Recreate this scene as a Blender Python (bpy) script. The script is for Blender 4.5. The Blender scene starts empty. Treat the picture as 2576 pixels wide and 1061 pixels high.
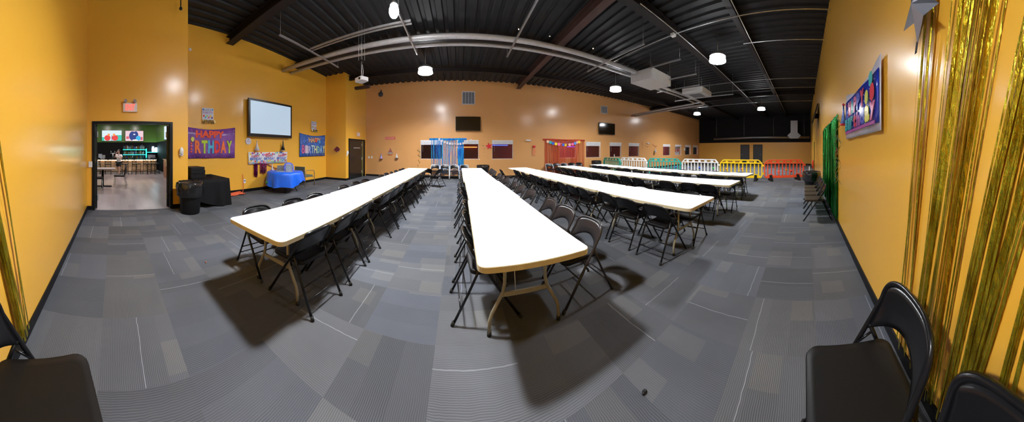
import bpy, bmesh, math, random
from mathutils import Vector, Matrix
R = random.Random(7)
PI = math.pi
SC = bpy.context.scene
COL = SC.collection

# ------------------------------------------------------------------ camera
CAM_H = 1.459
FX, FY, PX0, PY0 = 552.5, 536.0, 1155.0, 378.0      # cylinder panorama, 2576x1061
cd = bpy.data.cameras.new('camera'); cam = bpy.data.objects.new('camera', cd); COL.objects.link(cam)
SC.camera = cam
cd.type = 'PANO'; cd.panorama_type = 'CENTRAL_CYLINDRICAL'
cd.central_cylindrical_range_u_min = -PX0 / FX
cd.central_cylindrical_range_u_max = (2576 - PX0) / FX
cd.central_cylindrical_range_v_min = -(1061 - PY0) / FY
cd.central_cylindrical_range_v_max = PY0 / FY
cd.central_cylindrical_radius = 1
cd.clip_start = 0.05
cam.location = (0, 0, CAM_H); cam.rotation_euler = (PI / 2, 0, 0)

# ------------------------------------------------------------------ world, exposure
w = bpy.data.worlds.new('world'); SC.world = w; w.use_nodes = True
w.node_tree.nodes['Background'].inputs[0].default_value = (0.02, 0.02, 0.025, 1)
w.node_tree.nodes['Background'].inputs[1].default_value = 0.3
vs = SC.view_settings
vs.view_transform = 'Standard'; vs.look = 'None'; vs.gamma = 1; vs.exposure = 0.50
vs.use_curve_mapping = False
SC.cycles.use_denoising = True
SC.cycles.max_bounces = 8; SC.cycles.diffuse_bounces = 4; SC.cycles.glossy_bounces = 4
SC.cycles.transparent_max_bounces = 24
SC.cycles.sample_clamp_indirect = 6
LAMP = 760.0            # radiance of the high bay lenses

# ------------------------------------------------------------------ pixel <-> place
def onY(x, y, Y):
    a = (x - PX0) / FX; r = Y / math.cos(a); return (r * math.sin(a), CAM_H - (y - PY0) * r / FY)
def onX(x, y, X):
    a = (x - PX0) / FX; r = X / math.sin(a); return (r * math.cos(a), CAM_H - (y - PY0) * r / FY)
def at(x, y, z):
    a = (x - PX0) / FX; r = (CAM_H - z) * FY / (y - PY0); return (r * math.sin(a), r * math.cos(a))

# ------------------------------------------------------------------ the room
XB, YC, YR = -5.19, 1.813, -0.64        # wall with the bar doorway, its free corner, wall behind the camera
XT, YP, XP = -6.21, 8.95, -5.08         # wall with the screen, projecting block
YF, XS = 11.23, 21.7
HB = 2.28                               # height of the orange part of the end wall
def zc(x, y): return 5.363 - .008 * x - .022 * y

# ------------------------------------------------------------------ materials
MATS = {}
def newmat(name):
    m = bpy.data.materials.new(name); m.use_nodes = True
    return m, m.node_tree, m.node_tree.nodes['Principled BSDF']
def mat(name, c=(.5, .5, .5), r=.5, metal=0, spec=.5, em=None, es=0, alpha=1, trans=0, var=.06, scale=12, bump=0, bscale=60, coat=0):
    if name in MATS: return MATS[name]
    m, nt, b = newmat(name)
    L = nt.links.new; N = nt.nodes.new
    if var > 0:
        tc = N('ShaderNodeTexCoord'); no = N('ShaderNodeTexNoise'); no.inputs['Scale'].default_value = scale; no.inputs['Detail'].default_value = 3
        L(tc.outputs['Object'], no.inputs['Vector'])
        mr = N('ShaderNodeMapRange'); mr.inputs[1].default_value = .3; mr.inputs[2].default_value = .7
        mr.inputs[3].default_value = 1 - var; mr.inputs[4].default_value = 1 + var
        L(no.outputs['Fac'], mr.inputs[0])
        mx = N('ShaderNodeVectorMath'); mx.operation = 'SCALE'; mx.inputs[0].default_value = c
        L(mr.outputs[0], mx.inputs['Scale']); L(mx.outputs[0], b.inputs['Base Color'])
    else:
        b.inputs['Base Color'].default_value = (*c, 1)
    b.inputs['Roughness'].default_value = r; b.inputs['Metallic'].default_value = metal
    b.inputs['Specular IOR Level'].default_value = spec
    b.inputs['Alpha'].default_value = alpha; b.inputs['Transmission Weight'].default_value = trans
    b.inputs['Coat Weight'].default_value = coat
    if em: b.inputs['Emission Color'].default_value = (*em, 1); b.inputs['Emission Strength'].default_value = es
    if bump:
        n2 = N('ShaderNodeTexNoise'); n2.inputs['Scale'].default_value = bscale; n2.inputs['Detail'].default_value = 4
        t2 = N('ShaderNodeTexCoord'); L(t2.outputs['Object'], n2.inputs['Vector'])
        bp = N('ShaderNodeBump'); bp.inputs['Strength'].default_value = bump; bp.inputs['Distance'].default_value = .01
        L(n2.outputs['Fac'], bp.inputs['Height']); L(bp.outputs['Normal'], b.inputs['Normal'])
    MATS[name] = m
    return m
def paint(name, c, rough=.3):
    """semi gloss wall paint over lightly uneven board"""
    m, nt, b = newmat(name); L = nt.links.new; N = nt.nodes.new
    g = N('ShaderNodeNewGeometry')
    no = N('ShaderNodeTexNoise'); no.inputs['Scale'].default_value = .8; no.inputs['Detail'].default_value = 5; L(g.outputs['Position'], no.inputs['Vector'])
    mr = N('ShaderNodeMapRange'); mr.inputs[3].default_value = .95; mr.inputs[4].default_value = 1.05; L(no.outputs['Fac'], mr.inputs[0])
    mx = N('ShaderNodeVectorMath'); mx.operation = 'SCALE'; mx.inputs[0].default_value = c; L(mr.outputs[0], mx.inputs['Scale'])
    L(mx.outputs[0], b.inputs['Base Color'])
    b.inputs['Roughness'].default_value = rough + .08
    b.inputs['Coat Weight'].default_value = .85; b.inputs['Coat Roughness'].default_value = .20
    n2 = N('ShaderNodeTexNoise'); n2.inputs['Scale'].default_value = 7; n2.inputs['Detail'].default_value = 6; L(g.outputs['Position'], n2.inputs['Vector'])
    bp = N('ShaderNodeBump'); bp.inputs['Strength'].default_value = .10; bp.inputs['Distance'].default_value = .02
    L(n2.outputs['Fac'], bp.inputs['Height']); L(bp.outputs['Normal'], b.inputs['Normal'])
    MATS[name] = m; return m

class E:
    """tiny node expression helper"""
    nt = None
    def __init__(s, o): s.o = o
    @staticmethod
    def m(op, *a):
        n = E.nt.nodes.new('ShaderNodeMath'); n.operation = op
        for i, v in enumerate(a):
            if isinstance(v, E): E.nt.links.new(v.o, n.inputs[i])
            else: n.inputs[i].default_value = v
        return E(n.outputs[0])
    def __add__(s, o): return E.m('ADD', s, o)
    def __sub__(s, o): return E.m('SUBTRACT', s, o)
    def __mul__(s, o): return E.m('MULTIPLY', s, o)
    def __truediv__(s, o): return E.m('DIVIDE', s, o)
    def gt(s, o): return E.m('GREATER_THAN', s, o)
    def lt(s, o): return E.m('LESS_THAN', s, o)
    def floor(s): return E.m('FLOOR', s)
    def frac(s): return E.m('FRACT', s)
    def abs(s): return E.m('ABSOLUTE', s)
def wnoise(a, b, c):
    n = E.nt.nodes.new('ShaderNodeTexWhiteNoise'); n.noise_dimensions = '3D'
    cb = E.nt.nodes.new('ShaderNodeCombineXYZ')
    for i, v in enumerate((a, b, c)):
        if isinstance(v, E): E.nt.links.new(v.o, cb.inputs[i])
        else: cb.inputs[i].default_value = v
    E.nt.links.new(cb.outputs[0], n.inputs['Vector'])
    sp = E.nt.nodes.new('ShaderNodeSeparateColor'); E.nt.links.new(n.outputs['Color'], sp.inputs[0])
    return E(n.outputs['Value']), E(sp.outputs[0]), E(sp.outputs[1]), E(sp.outputs[2])
def lerp(a, b, t): return a + (b - a) * t
def carpet():
    m, nt, b = newmat('carpet_tile'); E.nt = nt; L = nt.links.new; N = nt.nodes.new
    g = N('ShaderNodeNewGeometry'); sp = N('ShaderNodeSeparateXYZ'); L(g.outputs['Position'], sp.inputs[0])
    x, y = E(sp.outputs[0]), E(sp.outputs[1])
    T = .56
    u, v = x / T + .31, y / T + .17
    iu, iv = u.floor(), v.floor(); fu, fv = u.frac(), v.frac()
    h, r1, r2, r3 = wnoise(iu, iv, .5)
    o = r1.gt(.5)
    s = lerp(fu, fv, o); t = lerp(fv, fu, o)
    no = N('ShaderNodeTexNoise'); no.inputs['Scale'].default_value = 12; no.inputs['Detail'].default_value = 1; L(g.outputs['Position'], no.inputs['Vector'])
    wob = (E(no.outputs['Fac']) - .5) * .024
    rib = E.m('SINE', (s + wob) * (2 * PI * 46)) * .5 + .5
    band = (s * 3 + r2).floor()
    q, q1, q2, q3 = wnoise(iu, iv, band)
    light = q.gt(.70) * t.gt(q1 * .6) * t.lt(q1 * .6 + .35 + q2 * .6)
    dark = q3.gt(.72)
    line = ((s + wob - (r3 * .8 + .1)).abs()).lt(.0055) * r2.gt(.25)
    big = N('ShaderNodeTexNoise'); big.inputs['Scale'].default_value = 1.1; big.inputs['Detail'].default_value = 3; L(g.outputs['Position'], big.inputs['Vector'])
    val = (h * .34 + .76) * (light * .14 + 1) * (q3 * .34 + .80) * (rib * (q3 * -.40 + .62) + .74) * (E(big.outputs['Fac']) * .5 + .75)
    val = val + line * 1.1
    mx = N('ShaderNodeVectorMath'); mx.operation = 'SCALE'
    cm = N('ShaderNodeMix'); cm.data_type = 'RGBA'
    L((light * .35 + r3 * .55).o, cm.inputs[0]); cm.inputs[6].default_value = (.096, .104, .124, 1); cm.inputs[7].default_value = (.116, .114, .112, 1)
    L(cm.outputs[2], mx.inputs[0]); L(val.o, mx.inputs['Scale']); L(mx.outputs[0], b.inputs['Base Color'])
    b.inputs['Roughness'].default_value = .95; b.inputs['Specular IOR Level'].default_value = .15
    bp = N('ShaderNodeBump'); bp.inputs['Strength'].default_value = .25; bp.inputs['Distance'].default_value = .003
    L(rib.o, bp.inputs['Height']); L(bp.outputs['Normal'], b.inputs['Normal'])
    return m
def planks(name, c1, c2, w=.18, l=1.2, rough=.3, axis=0):
    m, nt, b = newmat(name); E.nt = nt; L = nt.links.new; N = nt.nodes.new
    g = N('ShaderNodeNewGeometry'); sp = N('ShaderNodeSeparateXYZ'); L(g.outputs['Position'], sp.inputs[0])
    x, y = E(sp.outputs[axis]), E(sp.outputs[1 if axis == 0 else 2])
    v = (y / w); iv = v.floor(); u = x / l + iv * .37; iu = u.floor()
    h, r1, r2, r3 = wnoise(iu, iv, .2)
    no = N('ShaderNodeTexNoise'); no.inputs['Scale'].default_value = 3; no.inputs['Detail'].default_value = 6; L(g.outputs['Position'], no.inputs['Vector'])
    seam = E.m('MAXIMUM', v.frac().lt(.02), u.frac().lt(.004))
    fac = h * .7 + E(no.outputs['Fac']) * .4 - .05
    cm = N('ShaderNodeMix'); cm.data_type = 'RGBA'; L(fac.o, cm.inputs[0]); cm.inputs[6].default_value = (*c1, 1); cm.inputs[7].default_value = (*c2, 1)
    mx = N('ShaderNodeVectorMath'); mx.operation = 'SCALE'; L(cm.outputs[2], mx.inputs[0]); L((seam * -.5 + 1).o, mx.inputs['Scale'])
    L(mx.outputs[0], b.inputs['Base Color']); b.inputs['Roughness'].default_value = rough
    MATS[name] = m; return m
def foil(name, c1, c2, c3, rough=.22, alpha=1, fleck=260, metal=1):
    """metallic foil with holographic flecks"""
    m, nt, b = newmat(name); L = nt.links.new; N = nt.nodes.new
    tc = N('ShaderNodeTexCoord')
    vo = N('ShaderNodeTexVoronoi'); vo.inputs['Scale'].default_value = fleck; L(tc.outputs['Object'], vo.inputs['Vector'])
    no = N('ShaderNodeTexNoise'); no.inputs['Scale'].default_value = 7; no.inputs['Detail'].default_value = 5
    mp = N('ShaderNodeMapping'); mp.inputs['Scale'].default_value = (3, 3, .5); L(tc.outputs['Object'], mp.inputs[0]); L(mp.outputs[0], no.inputs['Vector'])
    cr = N('ShaderNodeValToRGB'); e = cr.color_ramp.elements
    e[0].position = .35; e[0].color = (*c1, 1); e[1].position = .65; e[1].color = (*c2, 1)
    L(no.outputs['Fac'], cr.inputs[0])
    sc_ = N('ShaderNodeSeparateColor'); L(vo.outputs['Color'], sc_.inputs[0])
    gt = N('ShaderNodeMath'); gt.operation = 'GREATER_THAN'; gt.inputs[1].default_value = .82; L(sc_.outputs[0], gt.inputs[0])
    mk = N('ShaderNodeMath'); mk.operation = 'MULTIPLY'; L(gt.outputs[0], mk.inputs[0]); L(no.outputs['Fac'], mk.inputs[1])
    hs = N('ShaderNodeHueSaturation'); hs.inputs['Color'].default_value = (*c3, 1)
    mr = N('ShaderNodeMapRange'); mr.inputs[3].default_value = .38; mr.inputs[4].default_value = .62; L(sc_.outputs[1], mr.inputs[0]); L(mr.outputs[0], hs.inputs['Hue'])
    mx = N('ShaderNodeMix'); mx.data_type = 'RGBA'; L(mk.outputs[0], mx.inputs[0]); L(cr.outputs[0], mx.inputs[6]); L(hs.outputs[0], mx.inputs[7])
    L(mx.outputs[2], b.inputs['Base Color'])
    b.inputs['Metallic'].default_value = metal; b.inputs['Roughness'].default_value = rough; b.inputs['Alpha'].default_value = alpha
    n3 = N('ShaderNodeTexNoise'); n3.inputs['Scale'].default_value = 16; n3.inputs['Detail'].default_value = 4; L(mp.outputs[0], n3.inputs['Vector'])
    bp = N('ShaderNodeBump'); bp.inputs['Strength'].default_value = .9; bp.inputs['Distance'].default_value = .03
    L(n3.outputs['Fac'], bp.inputs['Height']); L(bp.outputs['Normal'], b.inputs['Normal'])
    MATS[name] = m; return m

YELLOW = paint('yellow_wall_paint', (.92, .485, .048), .30)
ORANGE = paint('orange_wall_paint', (.66, .335, .12), .34)
ORANGE2 = paint('amber_wall_paint', (.78, .40, .06), .42)
CARPET = carpet()
BLACKTRIM = mat('black_trim', (.006, .006, .007), .45, spec=.25)
BLACKPAINT = mat('black_paint', (.006, .006, .007), .7, spec=.2)
CEIL = mat('black_deck', (.011, .0115, .013), .6, spec=.25, var=.25, scale=3)
BEAM = mat('brown_steel', (.050, .024, .019), .6, spec=.3, var=.2, scale=5)
DARKBEAM = mat('dark_steel', (.012, .009, .009), .6, spec=.2)
WHITE = mat('white_plastic', (.82, .82, .84), .4)
TABLEW = mat('white_laminate', (.93, .94, .96), .5, spec=.25)
EDGE = mat('cream_edge', (.62, .53, .33), .5)
LEGM = mat('beige_leg_paint', (.30, .27, .19), .35, metal=.2)
CH_BLACK = mat('black_chair_steel', (.006, .006, .007), .24, spec=.45)
CH_SEAT = mat('black_chair_seat', (.0065, .006, .006), .45, spec=.22, bump=.05, bscale=300)
CH_BROWN = mat('brown_black_chair_steel', (.022, .019, .020), .28)
CH_SILVER = mat('silver_chair_steel', (.62, .63, .66), .3, metal=.6)
RUBBER = mat('black_rubber', (.008, .008, .008), .7)
STEEL = mat('galvanised_steel', (.50, .51, .53), .38, metal=.75, var=.12)
PIPEM = mat('grey_pipe_paint', (.50, .50, .52), .4, metal=.2, var=.08)
BAG = mat('black_bin_liner', (.010, .010, .011), .16, spec=.8, bump=.8, bscale=16)
BIN = mat('black_bin', (.006, .006, .007), .45, spec=.3)
LENS = mat('lamp_lens', (1, 1, 1), .5, em=(.95, .97, 1.0), es=LAMP, var=0)
DARKGLASS = mat('black_screen', (.004, .004, .005), .08)
def solid(c, r=.5, **k): return mat('col_%02x%02x%02x' % tuple(int(v * 255) for v in c), c, r, **k)
RED, BLUE, GREEN = (.75, .05, .04), (.02, .12, .65), (.05, .5, .12)
YEL, PURP, PINK, TEAL, ORG, WHT = (.9, .65, .03), (.25, .06, .45), (.85, .15, .4), (.02, .5, .5), (.85, .22, .03), (.85, .85, .85)

# ------------------------------------------------------------------ mesh builder
class MB:
    def __init__(s): s.bm = bmesh.new(); s.mats = []; s.mi = 0; s.M = Matrix()
    def use(s, m):
        if m not in s.mats: s.mats.append(m)
        s.mi = s.mats.index(m); return s
    def v(s, p): return s.bm.verts.new(s.M @ Vector(p))
    def f(s, vs, smooth=False):
        try: f = s.bm.faces.new(vs)
        except ValueError: return None
        f.material_index = s.mi; f.smooth = smooth; return f
    def box(s, x0, x1, y0, y1, z0, z1):
        a = [s.v((x, y, z)) for z in (z0, z1) for y in (y0, y1) for x in (x0, x1)]
        for q in ((0, 2, 3, 1), (4, 5, 7, 6), (0, 1, 5, 4), (2, 6, 7, 3), (0, 4, 6, 2), (1, 3, 7, 5)): s.f([a[i] for i in q])
        return s
    def bar(s, p, q, w, h, up=(0, 0, 1)):
        p, q = Vector(p), Vector(q); d = (q - p); l = d.length; d.normalize()
        u = Vector(up)
        if abs(u.dot(d)) > .98: u = Vector((1, 0, 0))
        a = d.cross(u).normalized(); b = a.cross(d).normalized()
        c = [s.v(e + a * i * w / 2 + b * j * h / 2) for e in (p, q) for i, j in ((-1, -1), (1, -1), (1, 1), (-1, 1))]
        for k in range(4): s.f([c[k], c[(k + 1) % 4], c[4 + (k + 1) % 4], c[4 + k]])
        s.f(c[3::-1]); s.f(c[4:]); return s
    def tube(s, pts, r, n=8, closed=False, cap=True):
        pts = [Vector(p) for p in pts]; rings = []; N = len(pts)
        rr = r if isinstance(r, (list, tuple)) else [r] * N
        pa = None
        for i, p in enumerate(pts):
            if closed: d = pts[(i + 1) % N] - pts[i - 1]
            else: d = pts[min(i + 1, N - 1)] - pts[max(i - 1, 0)]
            if d.length < 1e-9: d = Vector((0, 0, 1))
            d.normalize()
            if pa is None:
                u = Vector((0, 0, 1)) if abs(d.z) < .9 else Vector((1, 0, 0)); a = d.cross(u).normalized()
            else:
                a = (pa - d * pa.dot(d))
                a = a.normalized() if a.length > 1e-6 else d.orthogonal().normalized()
            pa = a; b = d.cross(a)
            rings.append([s.v(p + (a * math.cos(t) + b * math.sin(t)) * rr[i]) for t in (2 * PI * k / n for k in range(n))])
        for i in range(N if closed else N - 1):
            A, B = rings[i], rings[(i + 1) % N]
            for k in range(n): s.f([A[k], A[(k + 1) % n], B[(k + 1) % n], B[k]], True)
        if cap and not closed: s.f(rings[0][::-1]); s.f(rings[-1])
        return s
    def lathe(s, prof, c=(0, 0, 0), n=24, wob=None, cap=True):
        rings = []
        for j, (r, z) in enumerate(prof):
            rings.append([s.v((c[0] + (r * (1 + (wob(k, j) if wob else 0))) * math.cos(2 * PI * k / n), c[1] + (r * (1 + (wob(k, j) if wob else 0))) * math.sin(2 * PI * k / n), c[2] + z)) for k in range(n)])
        for A, B in zip(rings, rings[1:]):
            for k in range(n): s.f([A[k], A[(k + 1) % n], B[(k + 1) % n], B[k]], True)
        if cap: s.f(rings[0][::-1]); s.f(rings[-1])
        return s
    def ball(s, c, r, sc=(1, 1, 1), n=12, m=8):
        pr = [(max(r * math.sin(PI * j / m), r * .02), -r * math.cos(PI * j / m)) for j in range(m + 1)]
        M0 = s.M.copy(); s.M = s.M @ Matrix.Translation(c) @ Matrix.Diagonal((*sc, 1)); s.lathe(pr, n=n); s.M = M0; return s
    def prism(s, poly, y0, y1):
        """outline in local x/z, given real thickness along y"""
        A = [s.v((x, y0, z)) for x, z in poly]; B = [s.v((x, y1, z)) for x, z in poly]; n = len(poly)
        s.f(A); s.f(B[::-1])
        for k in range(n): s.f([A[k], B[k], B[(k + 1) % n], A[(k + 1) % n]])
        return s
    def slab(s, poly, z0, z1):
        A = [s.v((x, y, z0)) for x, y in poly]; B = [s.v((x, y, z1)) for x, y in poly]; n = len(poly)
        s.f(A[::-1]); s.f(B)
        for k in range(n): s.f([A[k], A[(k + 1) % n], B[(k + 1) % n], B[k]])
        return s
    def sheet(s, fn, nu, nv, th, smooth=True):
        """surface fn(u,v)->(x,y,z) given thickness th along its normal"""
        P = [[Vector(fn(i / nu, j / nv)) for j in range(nv + 1)] for i in range(nu + 1)]
        def nrm(i, j):
            a = P[min(i + 1, nu)][j] - P[max(i - 1, 0)][j]; b = P[i][min(j + 1, nv)] - P[i][max(j - 1, 0)]
            c = a.cross(b); return c.normalized() if c.length > 1e-12 else Vector((0, 1, 0))
        A = [[s.v(P[i][j] + nrm(i, j) * th / 2) for j in range(nv + 1)] for i in range(nu + 1)]
        B = [[s.v(P[i][j] - nrm(i, j) * th / 2) for j in range(nv + 1)] for i in range(nu + 1)]
        for i in range(nu):
            for j in range(nv):
                s.f([A[i][j], A[i + 1][j], A[i + 1][j + 1], A[i][j + 1]], smooth)
                s.f([B[i][j], B[i][j + 1], B[i + 1][j + 1], B[i + 1][j]], smooth)
        for i in range(nu):
            s.f([A[i][0], B[i][0], B[i + 1][0], A[i + 1][0]]); s.f([A[i][nv], A[i + 1][nv], B[i + 1][nv], B[i][nv]])
        for j in range(nv):
            s.f([A[0][j], A[0][j + 1], B[0][j + 1], B[0][j]]); s.f([A[nu][j], B[nu][j], B[nu][j + 1], A[nu][j + 1]])
        return s
    def ribbon(s, pts, w, side=(1, 0, 0)):
        side = Vector(side)
        L_ = [(s.v(Vector(p) - side * w / 2), s.v(Vector(p) + side * w / 2)) for p in pts]
        for a, b in zip(L_, L_[1:]): s.f([a[0], a[1], b[1], b[0]])
        return s
    def text(s, txt, x0, x1, z0, z1, y=-.006, d=.002, bold=.0, rot=0):
        cu = bpy.data.curves.new('t', 'FONT'); cu.body = txt; cu.size = 1; cu.resolution_u = 3; cu.offset = bold; cu.fill_mode = 'BOTH'
        cu.extrude = .5
        ob = bpy.data.objects.new('t', cu); COL.objects.link(ob)
        me = bpy.data.meshes.new_from_object(ob.evaluated_get(bpy.context.evaluated_depsgraph_get()))
        vs_ = [v.co.copy() for v in me.vertices]
        if vs_:
            ax, bx = min(v.x for v in vs_), max(v.x for v in vs_); ay, by = min(v.y for v in vs_), max(v.y for v in vs_)
            cx, cz = (x0 + x1) / 2, (z0 + z1) / 2
            nv = []
            for v in vs_:
                px = (v.x - ax) / max(bx - ax, 1e-6) * (x1 - x0) + x0 - cx; pz = (v.y - ay) / max(by - ay, 1e-6) * (z1 - z0) + z0 - cz
                c_, s_ = math.cos(rot), math.sin(rot)
                nv.append(s.v((cx + px * c_ - pz * s_, y - v.z * d, cz + px * s_ + pz * c_)))
            for p in me.polygons: s.f([nv[i] for i in p.vertices])
        bpy.data.objects.remove(ob); bpy.data.curves.remove(cu); bpy.data.meshes.remove(me)
        return s
    def mesh(s, name, m=None):
        me = bpy.data.meshes.new(name); s.bm.normal_update(); s.bm.to_mesh(me); s.bm.free()
        for k in (s.mats or [m]): me.materials.append(k)
        return me

def obj(name, mb, m=None, parent=None, loc=None, rz=0):
    o = bpy.data.objects.new(name, mb.mesh(name, m)); COL.objects.link(o)
    if parent: o.parent = parent
    if loc is not None: o.location = loc
    if rz: o.rotation_euler = (0, 0, rz)
    return o
def tag(o, label, cat, group=None, kind=None):
    o['label'] = label; o['category'] = cat
    if group: o['group'] = group
    if kind: o['kind'] = kind
    return o
def thing(name, label, cat, loc=(0, 0, 0), rz=0, group=None):
    o = bpy.data.objects.new(name, None); COL.objects.link(o); o.empty_display_size = .1
    o.location = loc; o.rotation_euler = (0, 0, rz); return tag(o, label, cat, group)
def one(name, mb, m, label, cat, loc=(0, 0, 0), rz=0, group=None):
    return tag(obj(name, mb, m, None, loc, rz), label, cat, group)
def struct(name, mb, m, label=None, cat='room'):
    o = obj(name, mb, m); o['kind'] = 'structure'
    o['label'] = label or name.replace('_', ' ') + ' of the party room'; o['category'] = cat
    return o
def dup(root, loc, rz, label, group=None):
    r = root.copy(); COL.objects.link(r); r.location = loc; r.rotation_euler = (0, 0, rz); r['label'] = label
    if group: r['group'] = group
    for ch in list(root.children):
        c = ch.copy(); COL.objects.link(c); c.parent = r
        for g in ch.children:
            d = g.copy(); COL.objects.link(d); d.parent = c
    return r
def B(x0, x1, y0, y1, z0, z1, m=None):
    mb = MB(); 
    if m: mb.use(m)
    return mb.box(x0, x1, y0, y1, z0, z1)
def rr(w, h, r, n=4, cx=0, cy=0):
    p = []
    for k, (sx, sy) in enumerate(((1, 1), (-1, 1), (-1, -1), (1, -1))):
        for i in range(n + 1):
            a = PI / 2 * (k + i / n); p.append((cx + sx * (w / 2 - r) + r * math.cos(a), cy + sy * (h / 2 - r) + r * math.sin(a)))
    return p
# wall frames: local x = to the right as seen, z up, -y out of the wall
WALLS = {'far': ('Y', YF, 0), 'tv': ('X', XT, PI / 2), 'bar': ('X', XB, PI / 2), 'block': ('Y', YP, 0), 'blockside': ('X', XP, PI / 2),
         'rear': ('Y', YR, PI), 'end': ('X', XS, -PI / 2)}
def wp(wall, px, py, out=0.0):
    ax, c, rz = WALLS[wall]
    n = {'far': (0, -1), 'tv': (1, 0), 'bar': (1, 0), 'block': (0, -1), 'blockside': (1, 0), 'rear': (0, 1), 'end': (-1, 0)}[wall]
    if ax == 'Y': X, z = onY(px, py, c + n[1] * out); return Vector((X, c + n[1] * out, z))
    Y, z = onX(px, py, c + n[0] * out); return Vector((c + n[0] * out, Y, z))
def wbox(wall, x0, y0, x1, y1, out=0.0):
    """centre point on the wall, width, height, heading for a pixel box"""
    a = wp(wall, x0, (y0 + y1) / 2, out); b = wp(wall, x1, (y0 + y1) / 2, out); cx = (x0 + x1) / 2
    m = (a + b) / 2
    d = math.hypot(m.x, m.y)
    return Vector((m.x, m.y, CAM_H - ((y0 + y1) / 2 - PY0) * d / FY)), (a - b).length, (y1 - y0) * d / FY, WALLS[wall][2]

# ================================================================== STRUCTURE
struct('floor', B(-6.4, XS + .3, -.9, YF + .2, -.1, 0), CARPET, 'grey patterned carpet tile floor', 'floor')
# ceiling deck with ribs running away from the camera
mb = MB(); x = -6.6; prof = []
while x < XS + .4:
    prof += [(x, 0), (x + .15, 0), (x + .18, .05), (x + .27, .05)]; x += .30
rows = [[mb.v((px, y, zc(px, y) + dz)) for px, dz in prof] for y in (-1.0, YF + .3)]
for k in range(len(prof) - 1): mb.f([rows[0][k], rows[0][k + 1], rows[1][k + 1], rows[1][k]])
top = [[mb.v((px, y, 5.9)) for px in (-6.6, XS + .4)] for y in (-1.0, YF + .3)]
mb.f([top[0][0], top[1][0], top[1][1], top[0][1]])
struct('ceiling', mb, CEIL, 'black corrugated metal roof deck', 'ceiling')
H = 5.62
# wall behind the camera
struct('wall_rear', B(XB - .2, XS + .2, YR - .2, YR, 0, H), YELLOW)
# wall with the doorway to the bar
DY0, DY1, DT = -.47, 1.36, 2.12
mb = MB(); mb.box(XB - .15, XB, YR - .2, DY0, 0, H).box(XB - .15, XB, DY1, YC, 0, H).box(XB - .15, XB, DY0, DY1, DT, H)
mb.box(XT - .1, XB - .15, YC - .15, YC, 0, H)
struct('wall_left', mb, YELLOW, 'yellow wall with the doorway to the bar')
struct('wall_screen', B(XT - .15, XT, YC - .15, YF + .2, 0, H), YELLOW, 'long yellow wall carrying the big screen')
struct('wall_block', B(XT, XP, YP, YF, 0, H), YELLOW, 'yellow projecting wall block beside the far wall')
# far wall with windows
WIN = [(-2.0, -.84), (-.12, 1.01), (1.69, 2.82), (5.51, 6.64), (7.31, 8.44), (9.18, 10.25), (10.93, 12.05), (15.0, 16.1), (16.85, 17.95), (18.65, 19.8), (20.3, 21.4)]
WZ0, WZ1 = .985, 2.0
mb = MB(); xx = XP - .05
mb.box(XP - .1, XS + .2, YF, YF + .2, 0, WZ0).box(XP - .1, XS + .2, YF, YF + .2, WZ1, H)
for a, b in WIN + [(XS + .2, 0)]:
    mb.box(xx, a, YF, YF + .2, WZ0, WZ1); xx = b
struct('wall_far', mb, ORANGE, 'orange far wall with a row of small windows')
mb = MB(); mb.use(ORANGE2).box(XS, XS + .2, YR - .2, YF + .2, 0, HB).use(BLACKPAINT).box(XS, XS + .2, YR - .2, YF + .2, HB, H)
struct('wall_right', mb, None, 'end wall, amber below and black above')
def base(name, x0, x1, y0, y1): struct(name, B(x0, x1, y0, y1, 0, .10), BLACKTRIM, name.replace('_', ' ') + ', black vinyl', 'baseboard')
base('baseboard_rear', XB, XS, YR, YR + .012)
mb = MB(); mb.box(XB, XB + .012, YR, DY0 - .06, 0, .10).box(XB, XB + .012, DY1 + .06, YC + .012, 0, .10).box(XT, XB, YC, YC + .012, 0, .1)
struct('baseboard_left', mb, BLACKTRIM, 'black baseboard either side of the bar doorway', 'baseboard')
mb = MB(); mb.box(XT, XT + .012, YC, YP, 0, .10).box(XT, XP + .012, YP - .012, YP, 0, .1).box(XP, XP + .012, YP, 9.2, 0, .1)
struct('baseboard_screen', mb, BLACKTRIM, 'black baseboard along the screen wall', 'baseboard')
base('baseboard_far', XP, XS, YF - .012, YF); base('baseboard_right', XS - .012, XS, YR, YF)
# windows
WHITEFR = mat('window_frame_paint', (.62, .50, .42), .5)
GLASS = mat('window_glass', (.03, .02, .02), .03, trans=0, alpha=.16, var=0, spec=.6)
for i, (a, b) in enumerate(WIN):
    wdw = thing('window_%d' % (i + 1), '%s small window from the left in the orange far wall' % (['first'] + 'second third fourth fifth sixth seventh eighth ninth tenth eleventh'.split())[i], 'window', ((a + b) / 2, YF, WZ0)); wdw['kind'] = 'structure'
    hw = (b - a) / 2; hh = WZ1 - WZ0
    f = MB(); f.box(-hw, -hw + .03, .02, .12, 0, hh).box(hw - .03, hw, .02, .12, 0, hh).box(-hw, hw, .02, .12, 0, .03).box(-hw, hw, .02, .12, hh - .03, hh)
    obj('window_frame', f, WHITEFR, wdw)
    obj('window_pane', B(-hw + .03, hw - .03, .08, .086, .03, hh - .03), GLASS, wdw)
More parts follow.
